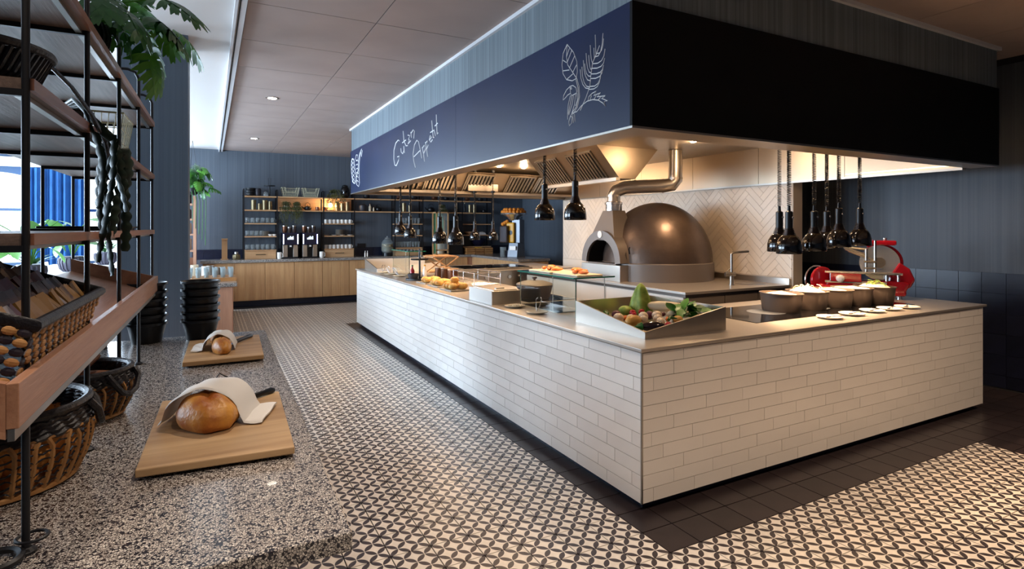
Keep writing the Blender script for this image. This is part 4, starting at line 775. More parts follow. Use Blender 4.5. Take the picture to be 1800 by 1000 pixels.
for r in range(6):
    for i in range(17):
        c = rowc[r] if random.random() < .85 else random.choice(['pkr','pkw','pkt']); u = -.045-.05*r; v = .05+.044*i+random.uniform(-.006,.006)
        wl_ = Vector((u, v, .165+.004*r)); wl_ = Matrix.Rotation(math.atan2(.15,.44), 4, 'Y') @ wl_
        p = L(-.735+wl_.x, .20+wl_.y, 1.162+wl_.z)
        o = link('snack_packet', pk[c], None, p, rot=(.25+random.uniform(-.15,.15), -.55+random.uniform(-.15,.15), random.uniform(-.35,.1)))
        cw = {'pkr':'dark red','pkb':'brown','pkt':'tan','pkk':'black','pkw':'silver'}[c]
        tag(o, cw+' snack packet standing in the '+['front','second','third','fourth','fifth','rear'][r]+' row of the woven basket', 'packet', 'snack packets in the woven basket')

# --- round baskets on the table
def round_basket(loc, rb, rm, rt, h, band, ns, label, handle):
    t = thing('round_basket', label, 'basket', loc, -LR)
    prof = lambda s: rb+(rm-rb)*math.sin(PI*min(s,.62)/1.24) if s < .62 else rm+(rt-rm)*(s-.62)/.38
    hs = (h-band)/h
    for k in range(ns):
        a = 2*PI*k/ns; pts = []
        for i in range(7): s = hs*i/6; r = prof(s); aa = a+.05*(1 if i == 6 else 0)*(1 if k % 2 else -1); pts.append((r*math.cos(aa), r*math.sin(aa), .012+(h-.012)*s))
        MB().tube(pts, .0068, 5, flat=.7).obj('stake', MAT['wick'], t, smooth=True)
    m = MB()
    for j in range(1, 8):
        s = hs*j/8; r = prof(s)
        for d in (j % 2,): m.tube([((r+.005*math.sin(ns/2*2*PI*i/96*2+PI*d+PI*j))*math.cos(2*PI*i/96), (r+.005*math.sin(ns*2*PI*i/96+PI*d+PI*j))*math.sin(2*PI*i/96), .012+(h-.012)*s+.004*math.cos(ns*2*PI*i/96+PI*d)) for i in range(96)], .0030, 4, closed=True)
    m.obj('woven_strands', MAT['wickd'], t, kind='stuff')
    MB().ring((0,0,.012+(h-.012)*hs), prof(hs), .006, 40, 6).ring((0,0,.012), rb, .008, 40, 6).obj('tan_hoops', MAT['wick'], t, smooth=True)
    bd = MB()
    for j in range(5):
        z = h*hs+.006+band*j/4.5; r = prof(hs+(1-hs)*j/4)
        bd.tube([((r+.004*math.cos(60*PI*i/120+j))*math.cos(2*PI*i/120), (r+.004*math.cos(60*PI*i/120+j))*math.sin(2*PI*i/120), z+.003*math.sin(60*PI*i/120+j)) for i in range(120)], .0085, 5, closed=True)
    bd.ring((0,0,h+.006), rt+.002, .013, 48, 8).obj('black_rim_band', MAT['wickd'], t, smooth=True)
    MB().lathe([(.001,.002),(rb-.004,.002),(rb-.004,.01),(.001,.01)], n=32).obj('bottom', MAT['wick'], t)
    if handle is not None:
        a = handle; c, s_ = math.cos(a), math.sin(a); w_ = .075
        P = lambda q, out, z: ((rt+out)*c-q*s_, (rt+out)*s_+q*c, z)
        MB().tube([P(-w_,.0,h), P(-w_*.95,.022,h-.03), P(-w_*.5,.032,h-.075), P(0,.034,h-.088), P(w_*.5,.032,h-.075), P(w_*.95,.022,h-.03), P(w_,0,h)], .012, 8).obj('handle', MAT['wickd'], t, smooth=True)
    return t, prof
b1, pf1 = round_basket(L(-.905,.76,TZ), .205, .245, .232, .225, .06, 34, 'large open-weave round basket of potatoes with black rim', .2)
b2, pf2 = round_basket(L(-.80,1.385,TZ), .145, .182, .168, .185, .045, 26, 'smaller round basket of brown nuts with black looped handle', -.5)
PO = blob(.036, .027, .026).mesh('potato', MAT['potato'], True)
for k in range(64):
    lay = k//22; a = 2*PI*(k % 22)/22+.13*lay; r = (.175+.012*lay) if k % 22 % 2 else (.12+.01*lay)
    p = L(-.905+r*math.cos(a), .76+r*math.sin(a), TZ+.042+.05*lay+(.012 if k % 2 else 0)); o = link('potato', PO, None, p, rot=(random.uniform(0,3), random.uniform(0,3), random.uniform(0,3)))
    tag(o, 'orange brown potato inside the large round basket, '+['bottom','middle','top'][lay]+' layer', 'potato', 'potatoes in the large round basket')
gr_ = MB().lathe([(.001,.02),(.13,.02),(.160,.08),(.158,.15),(.10,.165),(.001,.172)], n=28).obj('nut_fill', MAT['grain'], None, L(-.80,1.385,TZ), smooth=True, kind='stuff'); gr_['label'] = 'loose brown nuts filling the smaller round basket'; gr_['category'] = 'nuts'
sc = thing('wooden_scoop', 'reddish wooden scoop sticking out of the nuts', 'scoop', L(-.82,1.41,TZ+.176), .5)
MB().tube([(0,0,0),(.05,.03,.02),(.10,.06,.045)], [.014,.015,.012], 8).obj('handle', MAT['shelf'], sc, smooth=True); blob(.045,.028,.018).xf(Matrix.Translation((-.035,-.02,0))).obj('bowl', MAT['shelf'], sc, smooth=True)
tgs = link('serving_tongs', TG, None, L(-.86,.98,TZ+.215), rot=(.2,-.9,1.0)); tag(tgs, 'steel tongs standing in the large potato basket', 'tongs', 'serving tongs')

# --- chopping boards, loaves, napkins, knives
def board(name, pts, mat, label, tab):
    t = thing(name, label, 'chopping board', L(0,0,TZ), -LR); MB().prism(pts, 'z', .012, .037).obj('board', MAT[mat], t, bev=.004)
    for (u, v) in [(p[0]*.85+sum(q[0] for q in pts)/4*.15, p[1]*.85+sum(q[1] for q in pts)/4*.15) for p in pts]: MB().lathe([(.001,0),(.016,0),(.016,.012),(.001,.012)], (u,v,0), 10).obj('foot', MAT['black'], t)
    if tab:
        u, v = tab; MB().box(u-.05, u+.05, v-.02, v+.085, .012, .036).obj('handle_tab', MAT[mat], t, bev=.004)
        MB().tube([(u-.02,v+.055,.037),(u-.045,v+.07,.085),(u-.02,v+.09,.115),(u+.02,v+.08,.09),(u+.035,v+.05,.04),(u+.06,v+.03,.04),(u+.08,v+.04,.038)], .0035, 6).obj('cord_loop', MAT['black'], t, smooth=True)
    return t
board('chopping_board', [(-.526,.58),(-.076,.558),(-.065,1.274),(-.516,1.345)], 'cut', 'large wooden chopping board in front with a cord loop', (-.28, 1.31))
board('chopping_board', [(-.482,2.087),(-.075,2.093),(-.063,2.787),(-.475,2.75)], 'cut2', 'smaller looking wooden chopping board farther back on the terrazzo', None)
BZ = TZ+.037
def loaf(rx, ry, rz, seed, n=28, m=18):
    random.seed(seed); mb = MB().sph((0,0,0), rx, ry, rz, n, m); vs = []
    for x, y, z in mb.v:
        k = 1+.035*math.sin(9*x/rx+2*y/ry)+.03*math.sin(5*y/ry+1); z2 = z*k if z > -rz*.55 else -rz*.55-.02*rz*(abs(z)/rz)
        cr = -.12*rz*math.exp(-((x/rx-.15*math.sin(4*y/ry))/.10)**2)*(z > 0); vs.append((x*k, y*k, z2+cr))
    mb.v = vs; zmin = min(v[2] for v in vs); mb.v = [(x, y, z-zmin) for x, y, z in vs]; return mb
lf = loaf(.105,.135,.078,1).obj('bread_loaf', MAT['bread'], None, L(-.335,.93,BZ), rz=.25, smooth=True); tag(lf, 'large round golden bread loaf on the front chopping board', 'bread', 'bread loaves')
lf2 = loaf(.05,.10,.055,2).obj('bread_loaf', MAT['bread'], None, L(-.292,2.28,BZ), rz=.15, smooth=True); tag(lf2, 'small golden bread loaf wrapped in the folded napkin farther back', 'bread', 'bread loaves')
lf3 = loaf(.055,.06,.05,3).obj('bread_loaf', MAT['bread'], None, L(-.30,2.56,BZ), rz=0, smooth=True); tag(lf3, 'golden bread roll behind the rear napkin', 'bread', 'bread loaves')
def napkin(name, u0, v0, hw, hh, left, right, wv, rz, label, lift=.008):
    nu, nv = 26, 8; vs = []; fs = []; a0 = hw
    for layer in range(2):
        for i in range(nu+1):
            s = -left+(left+right)*i/nu
            for j in range(nv+1):
                q = (j/nv-.5); t = min(1, abs(s)/(hw*1.12)); zt_ = hh*math.sqrt(max(0, 1-t*t)) if t < 1 else 0
                z = max(zt_*(1-.25*max(0,q)), .0)+lift+.006*layer+.003*math.sin(9*q+6*s/hw)
                x = s if abs(s) < hw*1.12 else math.copysign(hw*1.12+(abs(s)-hw*1.12)*.9, s)
                vs.append((x, q*wv*(1-.06*layer)+.02*math.sin(3*s/hw)*(.4), z))
    N = (nu+1)*(nv+1)
    for l in range(2):
        for i in range(nu):
            for j in range(nv):
                b = l*N+i*(nv+1)+j; fs.append((b, b+1, b+nv+2, b+nv+1))
    for i in range(nu):
        b = i*(nv+1); fs += [(b, b+nv+1, N+b+nv+1, N+b), (b+nv, N+b+nv, N+b+2*nv+1, b+2*nv+1)]
    for j in range(nv): fs += [(j, N+j, N+j+1, j+1), (nu*(nv+1)+j, nu*(nv+1)+j+1, N+nu*(nv+1)+j+1, N+nu*(nv+1)+j)]
    o = MB().add(vs, fs).obj(name, MAT['cloth'], None, L(u0, v0, BZ), rz=rz, smooth=True); return tag(o, label, 'napkin', 'white napkins over bread')
napkin('linen_napkin', -.325, 1.02, .122, .128, .15, .22, .23, -.32, 'white folded napkin draped over the large front loaf')
napkin('linen_napkin', -.30, 2.42, .075, .09, .15, .09, .22, -.1, 'white folded napkin draped over the small rear loaf')
def knife(p0, p1, label):
    p0, p1 = Vector(p0), Vector(p1); d = (p1-p0); ln = d.length; t = thing('bread_knife', label, 'knife', p0, math.atan2(d.y, d.x), 'bread knives')
    MB().tube([(0,0,.010),(.03,0,.013),(ln*.6,0,.014),(ln-.02,0,.013),(ln,0,.010)], [.009,.0125,.0115,.014,.009], 8, flat=.75).obj('handle', MAT['black'], t, smooth=True)
    MB().prism([(0,-.014),(-.17,-.016),(-.21,-.004),(-.2,.012),(0,.012)], 'z', .008, .0105).obj('blade', MAT['chrome'], t); return t
knife(L(-.205,1.16,BZ), L(-.085,1.262,BZ), 'black handled bread knife by the large front loaf'); knife(L(-.225,2.49,BZ), L(-.11,2.70,BZ), 'black handled bread knife on the rear chopping board')

# --- stacks of black pots
PT = MB().lathe([(.082,0),(.086,.004),(.112,.118),(.122,.120),(.122,.136),(.116,.136),(.108,.118),(.080,.008),(.001,.008)], n=28).mesh('plant_pot', MAT['black'], True)
for s, (u, v, n, w_) in enumerate([(-.42,3.03,6,'right'), (-.735,3.03,6,'middle'), (-1.03,2.98,6,'left')]):
    for k in range(n):
        o = link('plant_pot', PT, None, L(u, v, TZ+.053*k), rz=.3*k)
        tag(o, 'black tapered pot, '+['bottom','second from bottom','third','fourth','second from top','topmost'][k]+' of the '+w_+' stack before the blue column', 'pot', 'nested black pots')

# --- things on the shelves
S2, S3, S1 = 1.892+.028, 1.525+.028, 2.242+.028
wb_ = thing('woven_bowl', 'black woven bowl basket with twisted straps on the middle shelf', 'basket', L(-.90,.52,S2), -LR)
m = MB(); n = 60
for k in range(n):
    a = 2*PI*k/n; m.tube([(.10*math.cos(a), .10*math.sin(a), .004), (.16*math.cos(a+.12), .16*math.sin(a+.12), .05), (.185*math.cos(a+.2), .185*math.sin(a+.2), .11)], .006, 5)
m.obj('woven_ribs', MAT['wickd'], wb_, kind='stuff'); MB().ring((0,0,.115), .187, .012, 48, 8).ring((0,0,.006), .10, .008, 32, 6).obj('rim', MAT['wickd'], wb_, smooth=True); MB().lathe([(.001,.0),(.10,.0),(.178,.105),(.172,.105),(.09,.01),(.001,.01)], n=32).obj('liner', MAT['wickd'], wb_, smooth=True)
for q in (0, .03): MB().tube([(.17,.02+q,.11),(.2,.15+q,.075),(.222,.33+q,.022),(.235,.5+q,-.045),(.24,.6+q,-.15)], .006, 6).obj('strap', MAT['wickd'], wb_, smooth=True)
bk = thing('wire_basket', 'olive wire basket standing on the middle shelf', 'basket', L(-.82,1.95,S2), -LR); m = MB()
for z, e in ((.004,.0), (.06,.008), (.12,.016), (.19,.028)):
    x, y = .085+e, .14+e; m.tube([(-x,-y,z),(x,-y,z),(x,y,z),(-x,y,z)], .0045 if z > .18 else .0025, 6, closed=True)
m.obj('wire_hoops', MAT['cream'], bk); w_ = MB()
for i in range(9):
    for s in (-1, 1):
        f = -1+2*i/8; w_.tube([(s*.085,f*.14,.004),(s*.113,f*.168,.19)], .002, 4); w_.tube([(f*.085,s*.14,.004),(f*.113,s*.168,.19)], .002, 4)
w_.obj('wire_mesh', MAT['cream'], bk, kind='stuff')
for k in range(2):
    o = MB().box(-.16, .16, -.35, .35, 0, .010).obj('slate_tray', MAT['black'], None, L(-.88+.02*k, 1.95+.05*k, S3+.0105*k), rz=-LR+.05*k, bev=.003); tag(o, ['thin black slate tray lying on the lower shelf', 'upper black slate tray stacked on the other slate'][k], 'tray', 'black slate trays')
def lobed(L_=.20, W2=.10, lobes=5):
    m = MB(); z = lambda x, y: -.5*x*x/L_-.9*y*y/L_
    def strip(p, an, ln, hw, n=4):
        v = []; f = []; c, s_ = math.cos(an), math.sin(an)
        for i in range(n+1):
            t = i/n; w_ = hw*(math.sin(PI*(.18+.80*t))**.8); bx, by = p[0]+ln*t*c, p[1]+ln*t*s_
            for q in (-1, 0, 1): X, Y = bx-q*w_*s_, by+q*w_*c; v.append((X, Y, z(X, Y)+(.12*w_ if q else 0)))
        for i in range(n): f += [(3*i,3*i+1,3*i+4,3*i+3), (3*i+1,3*i+2,3*i+5,3*i+4)]
        m.add(v, f)
    strip((0,0), 0, L_, W2*.30, 8)
    for i in range(lobes):
        t = (i+.15)/lobes; ln = W2*(1.05-.5*t); an = 1.75-1.1*t
        for s_ in (-1, 1):
            strip((L_*t*.85, s_*W2*.06), s_*an, ln, W2*.17)
            strip((L_*t*.85+ln*.45*math.cos(an), s_*(W2*.06+ln*.45*math.sin(an))), s_*(an-.6), ln*.5, W2*.11, 3)
    return m
LF = lobed().mesh('lobed_leaf', MAT['leaf'], True); LFB = lobed(.17,.09).mesh('lobed_leaf', MAT['leafb'], True)
pp = thing('split_leaf_plant', 'split-leaf plant in a ribbed black pot on the top shelf', 'plant', L(-.79,1.40,S1), -LR)
m = MB().lathe([(.05,0),(.075,.03),(.085,.08),(.075,.13),(.065,.13),(.001,.12)], n=28)
for k in range(22): a = 2*PI*k/22; m.tube([(.056*math.cos(a),.056*math.sin(a),.005),(.081*math.cos(a),.081*math.sin(a),.04),(.088*math.cos(a),.088*math.sin(a),.08),(.077*math.cos(a),.077*math.sin(a),.13)], .005, 5)
m.obj('pot', MAT['wickd'], pp, smooth=True); MB().lathe([(.001,.121),(.066,.121),(.066,.126),(.001,.126)], n=16).obj('soil', MAT['soil'], pp)
random.seed(21)
stems = [((.13,.05,.26),.1,.2), ((.20,.0,.20),-.2,.3), ((.26,-.05,.17),-.1,.5), ((.32,.06,.16),.2,.5), ((.16,-.16,.16),-.8,.5), ((.06,-.2,.2),-1.2,.4), ((-.1,-.18,.22),-1.9,.3), ((-.16,.05,.28),2.9,.2), ((.05,.2,.26),1.4,.3), ((.22,.18,.22),.7,.4), ((.1,-.05,.16),-.4,.7), ((.05,.06,.32),.8,-.3), ((-.02,-.05,.30),-2.4,.0), ((.18,.1,.14),.4,.8), ((.28,-.12,.24),-.5,.2)]
for i, (p, yaw, pit) in enumerate(stems):
    MB().tube([(0,0,.12),(p[0]*.35,p[1]*.35,.12+(p[2]-.12)*.8),p], [.005,.004,.003], 5).obj('stem', MAT['leafb'], pp, smooth=True); link('leaf', LF if i % 3 else LFB, pp, p, rot=(random.uniform(-.4,.4), pit, yaw))
MB().tube([(0,0,.12),(.14,-.02,.18),(.20,-.03,.12),(.235,-.04,.02)], [.005,.004,.003,.0025], 6).obj('stem', MAT['leafb'], pp, smooth=True); link('leaf', LFB, pp, (.235,-.04,.02), rot=(.9, 1.15, .2))
cp = thing('fishbone_cactus', 'dark fishbone cactus trailing from the middle shelf', 'plant', L(-.82,1.30,S2), -LR)
MB().lathe([(.05,0),(.075,.1),(.08,.1),(.07,.09),(.001,.09)], n=20).obj('pot', MAT['wickd'], cp, smooth=True)
for i, (dv, ln, du, side) in enumerate([(-.40,.26,.0,-.02), (-.34,.44,.02,-.05), (-.26,.22,.02,-.01), (-.21,.36,.0,.05), (-.14,.50,.02,-.06), (-.07,.26,.015,.05), (.0,.42,.01,.03), (.07,.20,.01,.05), (.12,.36,.0,-.03)]):
    pts = [(.0,dv*.3,.10), (.06,dv*.7,.10), (.115,dv,.04), (.14+du,dv,-.03)]; rs = [.004,.006,.007,.009]; n = int(ln/.0085)
    for k in range(1, n+1):
        s = k/n; pts.append((.145+du+.025*math.sin(2.5*s+i), dv+side*s*1.6+.012*math.sin(5*s+i), -.03-ln*s)); rs.append((.010+.0115*abs(math.sin(PI*s*ln/.042+i)))*(1 if s < .8 else 1.9-s*1.1))
    MB().tube(pts, rs, 6, flat=.35).obj('trailing_stem', MAT['leafd'], cp, smooth=True)

# ================================================================== BACK COUNTER AND SHELVES
bc = thing('back_counter', 'oak panelled counter along the back wall', 'counter')
MB().box(-2.2, 4.1, 9.93, 10.488, .12, .875).box(3.43, 4.1, 7.62, 9.93, .12, .875).obj('body', MAT['redwood'], bc); MB().box(-2.2, 4.05, 9.98, 10.45, 0, .12).box(3.5, 4.05, 7.68, 9.98, 0, .12).obj('plinth', MAT['plinth'], bc)
for k in range(10):
    d = MB().box(0, .545, 0, .018, .0, .745).obj('door', MAT['oak'], bc, (-2.21+.55*k, 9.912, .125), bev=.002)
    for q in range(3): MB().box(.004+.1805*q, .180+.1805*q, -.004, 0, .003, .742).obj('plank', MAT['oak'], d)
for k in range(4): MB().box(3.412, 3.43, 7.63+.575*k, 8.2+.575*k, .125, .87).obj('door', MAT['oak'], bc)
MB().box(3.43, 4.1, 7.602, 7.62, .125, .87).obj('end_panel', MAT['oak'], bc)
bt = thing('back_worktop', 'speckled terrazzo worktop running round the back corner', 'worktop'); MB().prism([(-2.25,9.87),(3.37,9.87),(3.37,7.57),(4.12,7.57),(4.12,10.489),(-2.25,10.489)], 'z', .875, .93).obj('stone_top', MAT['terrazzo'], bt, bev=.003)
CT = .93
sc_ = thing('side_counter', 'oak side counter with terrazzo top behind the column', 'counter', (0,0,0)); MB().box(-2.9, -1.80, 6.38, 9.3, .1, .75).obj('body', MAT['redwood'], sc_); MB().box(-2.85, -1.85, 6.43, 9.25, 0, .1).obj('plinth', MAT['plinth'], sc_)
for k in range(3): MB().box(-2.9+.365*k, -2.54+.365*k, 6.365, 6.38, .1, .745).obj('end_plank', MAT['redwood'], sc_)
MB().box(-2.95, -1.752, 6.34, 9.35, .75, .80).obj('stone_top', MAT['terrazzo'], sc_, bev=.003)

# black metal frame with oak shelves
SY0, SY1 = 10.18, 10.46
sh = thing('back_shelving', 'long black frame shelving with oak boards above the back counter', 'shelving unit')
ZL = [1.09, 1.37, 1.635, 1.905, 2.185]
tow = [(-1.486, -.865), (.06, .71), (1.62, 2.28), (3.27, 4.05)]
def vpost(x, z0, z1): MB().box(x-.012, x+.012, SY0, SY0+.02, z0, z1).obj('post', MAT['blackm'], sh); MB().box(x-.012, x+.012, SY1-.02, SY1, z0, z1).obj('post', MAT['blackm'], sh)
for i, (a, b) in enumerate(tow):
    for x in (a, b):
        vpost(x, CT, 2.32); MB().tube([(x,SY0+.01,2.32),(x,SY0+.02,2.345),(x,SY1-.02,2.345),(x,SY1-.01,2.32)], .011, 6).obj('top_hoop', MAT['blackm'], sh)
    for z in ZL[:3]: MB().box(a+.012, b-.012, SY0, SY1, z, z+.022).obj('shelf', MAT['oakx'], sh)
xs_ = [-1.486, -.865, .06, .71, 1.62, 2.28, 3.27, 4.05]
for z in ZL[3:]:
    for a, b in zip(xs_, xs_[1:]): MB().box(a+.012, b-.012, SY0, SY1, z, z+.025).obj('shelf', MAT['oakx'], sh)
    for x in xs_: MB().box(x-.012, x+.012, SY0+.02, SY1-.02, z, z+.012).obj('bracket', MAT['blackm'], sh)
for a, b in ((-.865,.06), (.06,.71)): MB().box(a, b, SY1-.005, SY1+.02, ZL[3]+.026, ZL[4]).obj('back_panel', MAT['oakx'], sh)
SZ = [z+.022 for z in ZL[:3]]+[z+.025 for z in ZL[3:]]
SYm = 10.30
# drawers standing on the counter in the towers
for i in (0, 1, 2):
    a, b = tow[i]; d = thing('oak_box_unit', ['oak box with pull handle under the glass mugs, beside left coffee machine', 'oak box with pull handle under the white cups', 'oak box with pull handle under the tumblers near the drink dispenser'][i], 'box', ((a+b)/2, 0, CT), group='oak drawer boxes')
    w_ = (b-a)/2-.02; MB().box(-w_, w_, SY0-.02, SY1-.02, 0, .155).obj('box', MAT['oakx'], d); MB().box(-w_+.005, w_-.005, SY0-.035, SY0-.02, .005, .15).obj('front', MAT['oakx'], d); fo_ = d.children[-1]
    MB().tube([(-.09,SY0-.035,.09),(-.09,SY0-.06,.09),(.09,SY0-.06,.09),(.09,SY0-.035,.09)], .006, 6).obj('handle', MAT['black'], fo_)
def mugmesh(r, h, mat, name):
    m = MB().lathe([(.001,.0),(r*.85,0),(r,h*.3),(r,h),(r*.9,h),(r*.88,h*.25),(.001,h*.12)], n=14); m.tube([(r*.95,0,h*.85),(r*1.5,0,h*.75),(r*1.5,0,h*.3),(r*.95,0,h*.2)], r*.13, 5); return m.mesh(name, MAT[mat], True)
GM = mugmesh(.038, .11, 'thin', 'glass_mug'); GT = MB().lathe([(.001,0),(.027,0),(.036,.13),(.033,.13),(.025,.008),(.001,.008)], n=12).mesh('tumbler', MAT['thin'], True); WC = mugmesh(.036, .085, 'cer', 'white_cup'); SAU = saucer_mesh(.065).mesh('saucer', MAT['cer'], True)
def row(me, name, x0, x1, n, z, label, cat, group, rz=-.5, y=SYm, rows=1):
    for r in range(rows):
        for i in range(n): o = link(name, me, None, (x0+(x1-x0)*i/max(1,n-1), y+.09*r, z), rz=rz); tag(o, label, cat, group)
A0, A1 = tow[0][0]+.07, tow[0][1]-.07; B0, B1 = tow[1][0]+.07, tow[1][1]-.07; C0, C1 = tow[2][0]+.07, tow[2][1]-.07; D0, D1 = tow[3][0]+.08, tow[3][1]-.08
row(GM,'glass_mug',A0,A1,6,SZ[2],'clear glass mug in the upper row of the left rack','mug','glass mugs upper row'); row(GM,'glass_mug',A0,A0+.26,4,SZ[1],'clear glass mug in the middle row of the left rack','mug','glass mugs middle row'); row(GM,'glass_mug',A0,A1,6,SZ[0],'clear glass mug in the bottom row of the left rack','mug','glass mugs bottom row')
row(WC,'white_cup',B0,B1,7,SZ[2],'white cup in the top row right of the coffee machines','cup','white cups top row'); row(WC,'white_cup',B0,B1,7,SZ[0],'white cup in the bottom row right of the coffee machines','cup','white cups bottom row'); row(SAU,'saucer',B0,B1,4,SZ[1],'white saucer on the shelf between the two cup rows','saucer','white saucers')
row(GT,'tumbler',C0,C1,8,SZ[2],'clear tumbler on the upper shelf above the dispenser','glass','tumblers upper row',0); row(GT,'tumbler',C0,C1,7,SZ[1],'clear tumbler on the middle shelf above the dispenser','glass','tumblers middle row',0); row(GT,'tumbler',C0,C1,9,SZ[0],'clear tumbler in the bottom row on the oak box','glass','tumblers bottom row',0)
PL = MB().lathe([(.05,0),(.085,.012),(.085,.016),(.001,.008)], n=18).mesh('stacked_plate', MAT['stone'], True)
for (x, z, n, w_) in ((-1.07,SZ[1],7,'glass mug shelf'), (.42,SZ[1]+.0,9,'white saucer shelf')):
    for k in range(n): o = link('stacked_plate', PL, None, (x, SYm+.05, z+.014*k+(.002 if x > 0 else 0))); tag(o, 'grey stoneware plate in the stack on the '+w_, 'plate', 'stacked stoneware plates')
BW = MB().lathe([(.03,0),(.05,.04),(.045,.04),(.001,.008)], n=14).mesh('small_bowl', MAT['cer'], True)
for k in range(2): o = link('small_bowl', BW, None, (-.985+.075*k, 10.24, SZ[1])); tag(o, 'tiny white bowl beside the stacked plates, '+['left','right'][k]+' one', 'bowl', 'tiny white bowls')
CAN = {}
def canister(x, z, r, h, label, mat='brass', y=SYm):
    c = thing('metal_canister', label, 'canister', (x,y,z), group='brass canisters'); MB().lathe([(r,0),(r,h*.88),(r*.96,h*.885),(.001,h*.886)], n=18).obj('body', MAT[mat], c, smooth=True); MB().lathe([(r*1.02,h*.886),(r*1.02,h),(.001,h)], n=18).obj('lid', MAT[mat], c)
for k, (x, r, h) in enumerate([(-1.30,.05,.20),(-1.19,.04,.13),(-1.09,.055,.20),(-.99,.04,.18)]): canister(x, SZ[3], r, h, 'brass canister above the glass mugs, '+['tall leftmost','short second','tall wide third','slim rightmost'][k])
for k, (x, r, h) in enumerate([(.36,.05,.20),(.47,.05,.17),(.58,.045,.2)]): canister(x, SZ[3], r, h, 'brass canister beside the glowing lamp, '+['nearest the lamp','middle','farthest from the lamp'][k])
for k, (x, r, h) in enumerate([(1.86,.05,.2),(2.00,.04,.15),(3.52,.045,.19),(3.64,.05,.2)]): canister(x, SZ[3], r, h, 'brass canister on the long shelf, '+['tall one over the tumblers','short one over the tumblers','left one near the juicer','right one near the juicer'][k])
def kettle(x, z, r, label, mat='black', y=SYm):
    c = thing('teapot', label, 'teapot', (x,y,z), group='dark teapots'); MB().lathe([(r*.7,0),(r,r*.5),(r*.95,r*.9),(r*.5,r*1.2),(.001,r*1.25)], n=18).obj('body', MAT[mat], c, smooth=True)
    MB().tube([(-r*.85,0,r*.5),(-r*1.4,0,r*.9),(-r*1.6,0,r*1.25)], [r*.22,r*.16,r*.1], 6).obj('spout', MAT[mat], c, smooth=True); MB().tube([(-r*.7,0,r*1.0),(-r*.6,0,r*1.9),(0,0,r*2.25),(r*.6,0,r*1.9),(r*.7,0,r*1.0)], r*.07, 6).obj('handle', MAT[mat], c, smooth=True); MB().sph((0,0,r*1.32), r*.14, n=8, m=6).obj('lid_knob', MAT[mat], c)
kettle(-.25, SZ[3], .075, 'black iron teapot on the lit shelf above the coffee machines'); kettle(1.27, SZ[3], .075, 'dark teapot on the long shelf left of the tumbler rack'); kettle(2.52, SZ[3], .09, 'large black teapot right of the tumbler rack'); kettle(3.90, SZ[3], .06, 'small black teapot near the orange juicer')
for k, x in enumerate((-.05, .10)): o = link('dark_cup', mugmesh(.045,.08,'cop','dark_cup'), None, (x,SYm-.02,SZ[3]), rz=PI*k); tag(o, 'brown stoneware cup beside the glowing lamp, '+['left','right'][k], 'cup', 'brown cups')
lp = thing('table_lamp', 'small glowing lamp with bare bulb on the upper shelf', 'lamp', (.215,SYm-.03,SZ[3])); MB().lathe([(.001,0),(.09,0),(.09,.012),(.001,.012)], n=20).obj('base', MAT['black'], lp); MB().tube([(-.07,0,.012),(-.07,0,.21),(.07,0,.21),(.07,0,.012)], .004, 5).obj('frame', MAT['black'], lp); MB().sph((0,0,.12), .038, .038, .045, 12, 8).obj('bulb', MAT['bulbw'], lp, smooth=True); MB().cyl((0,0,.16),(0,0,.21), .012, None, 8).obj('socket', MAT['black'], lp)
pl_ = bpy.data.lights.new('shelf_lamp_light', 'POINT'); pl_.energy = 6; pl_.color = (1,.7,.35); pl_.shadow_soft_size = .04; plo = bpy.data.objects.new('shelf_lamp_light', pl_); COL.objects.link(plo); plo.location = (.215, SYm-.09, SZ[3]+.12)
def trailing(x, z, rw, label, n=60, down=.28, y=10.27, seed=1):
    random.seed(seed); t = thing('trailing_plant', label, 'plant', (x,y,z), group='trailing shelf plants'); MB().lathe([(.05,0),(.07,.09),(.065,.09),(.001,.08)], n=16).obj('pot', MAT['stone'], t, smooth=True); m = MB(); st = MB()
    for k in range(n):
        a = random.uniform(0, 2*PI); r = random.uniform(.02, rw); p = [(0,0,.085), (r*.6*math.cos(a), -abs(r*.5*math.sin(a)), .12+random.uniform(0,.05)), (r*math.cos(a), -abs(r*math.sin(a))*.5-.05, .04)]
        d = random.random()**2*down; p += [(p[-1][0]*1.05, -.13-.02*random.random(), -.03-d*.5), (p[-1][0]*1.08, -.14, -.04-d)] if k % 2 else []
        st.tube(p, .0022, 3)
        for q in p[1:]:
            for _ in range(3): c = Vector(q)+Vector((random.uniform(-.02,.02), random.uniform(-.015,.015), random.uniform(-.03,.02))); e = Vector((random.uniform(-1,1), random.uniform(-.5,.5), random.uniform(-1,1))).normalized()*.016; f = e.cross(Vector((0,1,.3))).normalized()*.006; m.add([c-e, c+f, c+e, c-f], [(0,1,2,3)])
    st.obj('stems', MAT['leafo'], t, kind='stuff'); m.obj('foliage', MAT['leafo'], t, kind='stuff')
trailing(-.68, SZ[3], .14, 'trailing plant left above the coffee machines', seed=2); trailing(-.47, SZ[3], .12, 'trailing plant right above the coffee machines', seed=3); trailing(.30, SZ[4], .20, 'trailing plant on top of the shelf above the glowing lamp', down=.2, seed=4); trailing(2.78, SZ[3], .13, 'trailing plant above the wooden lantern', down=.3, seed=5)
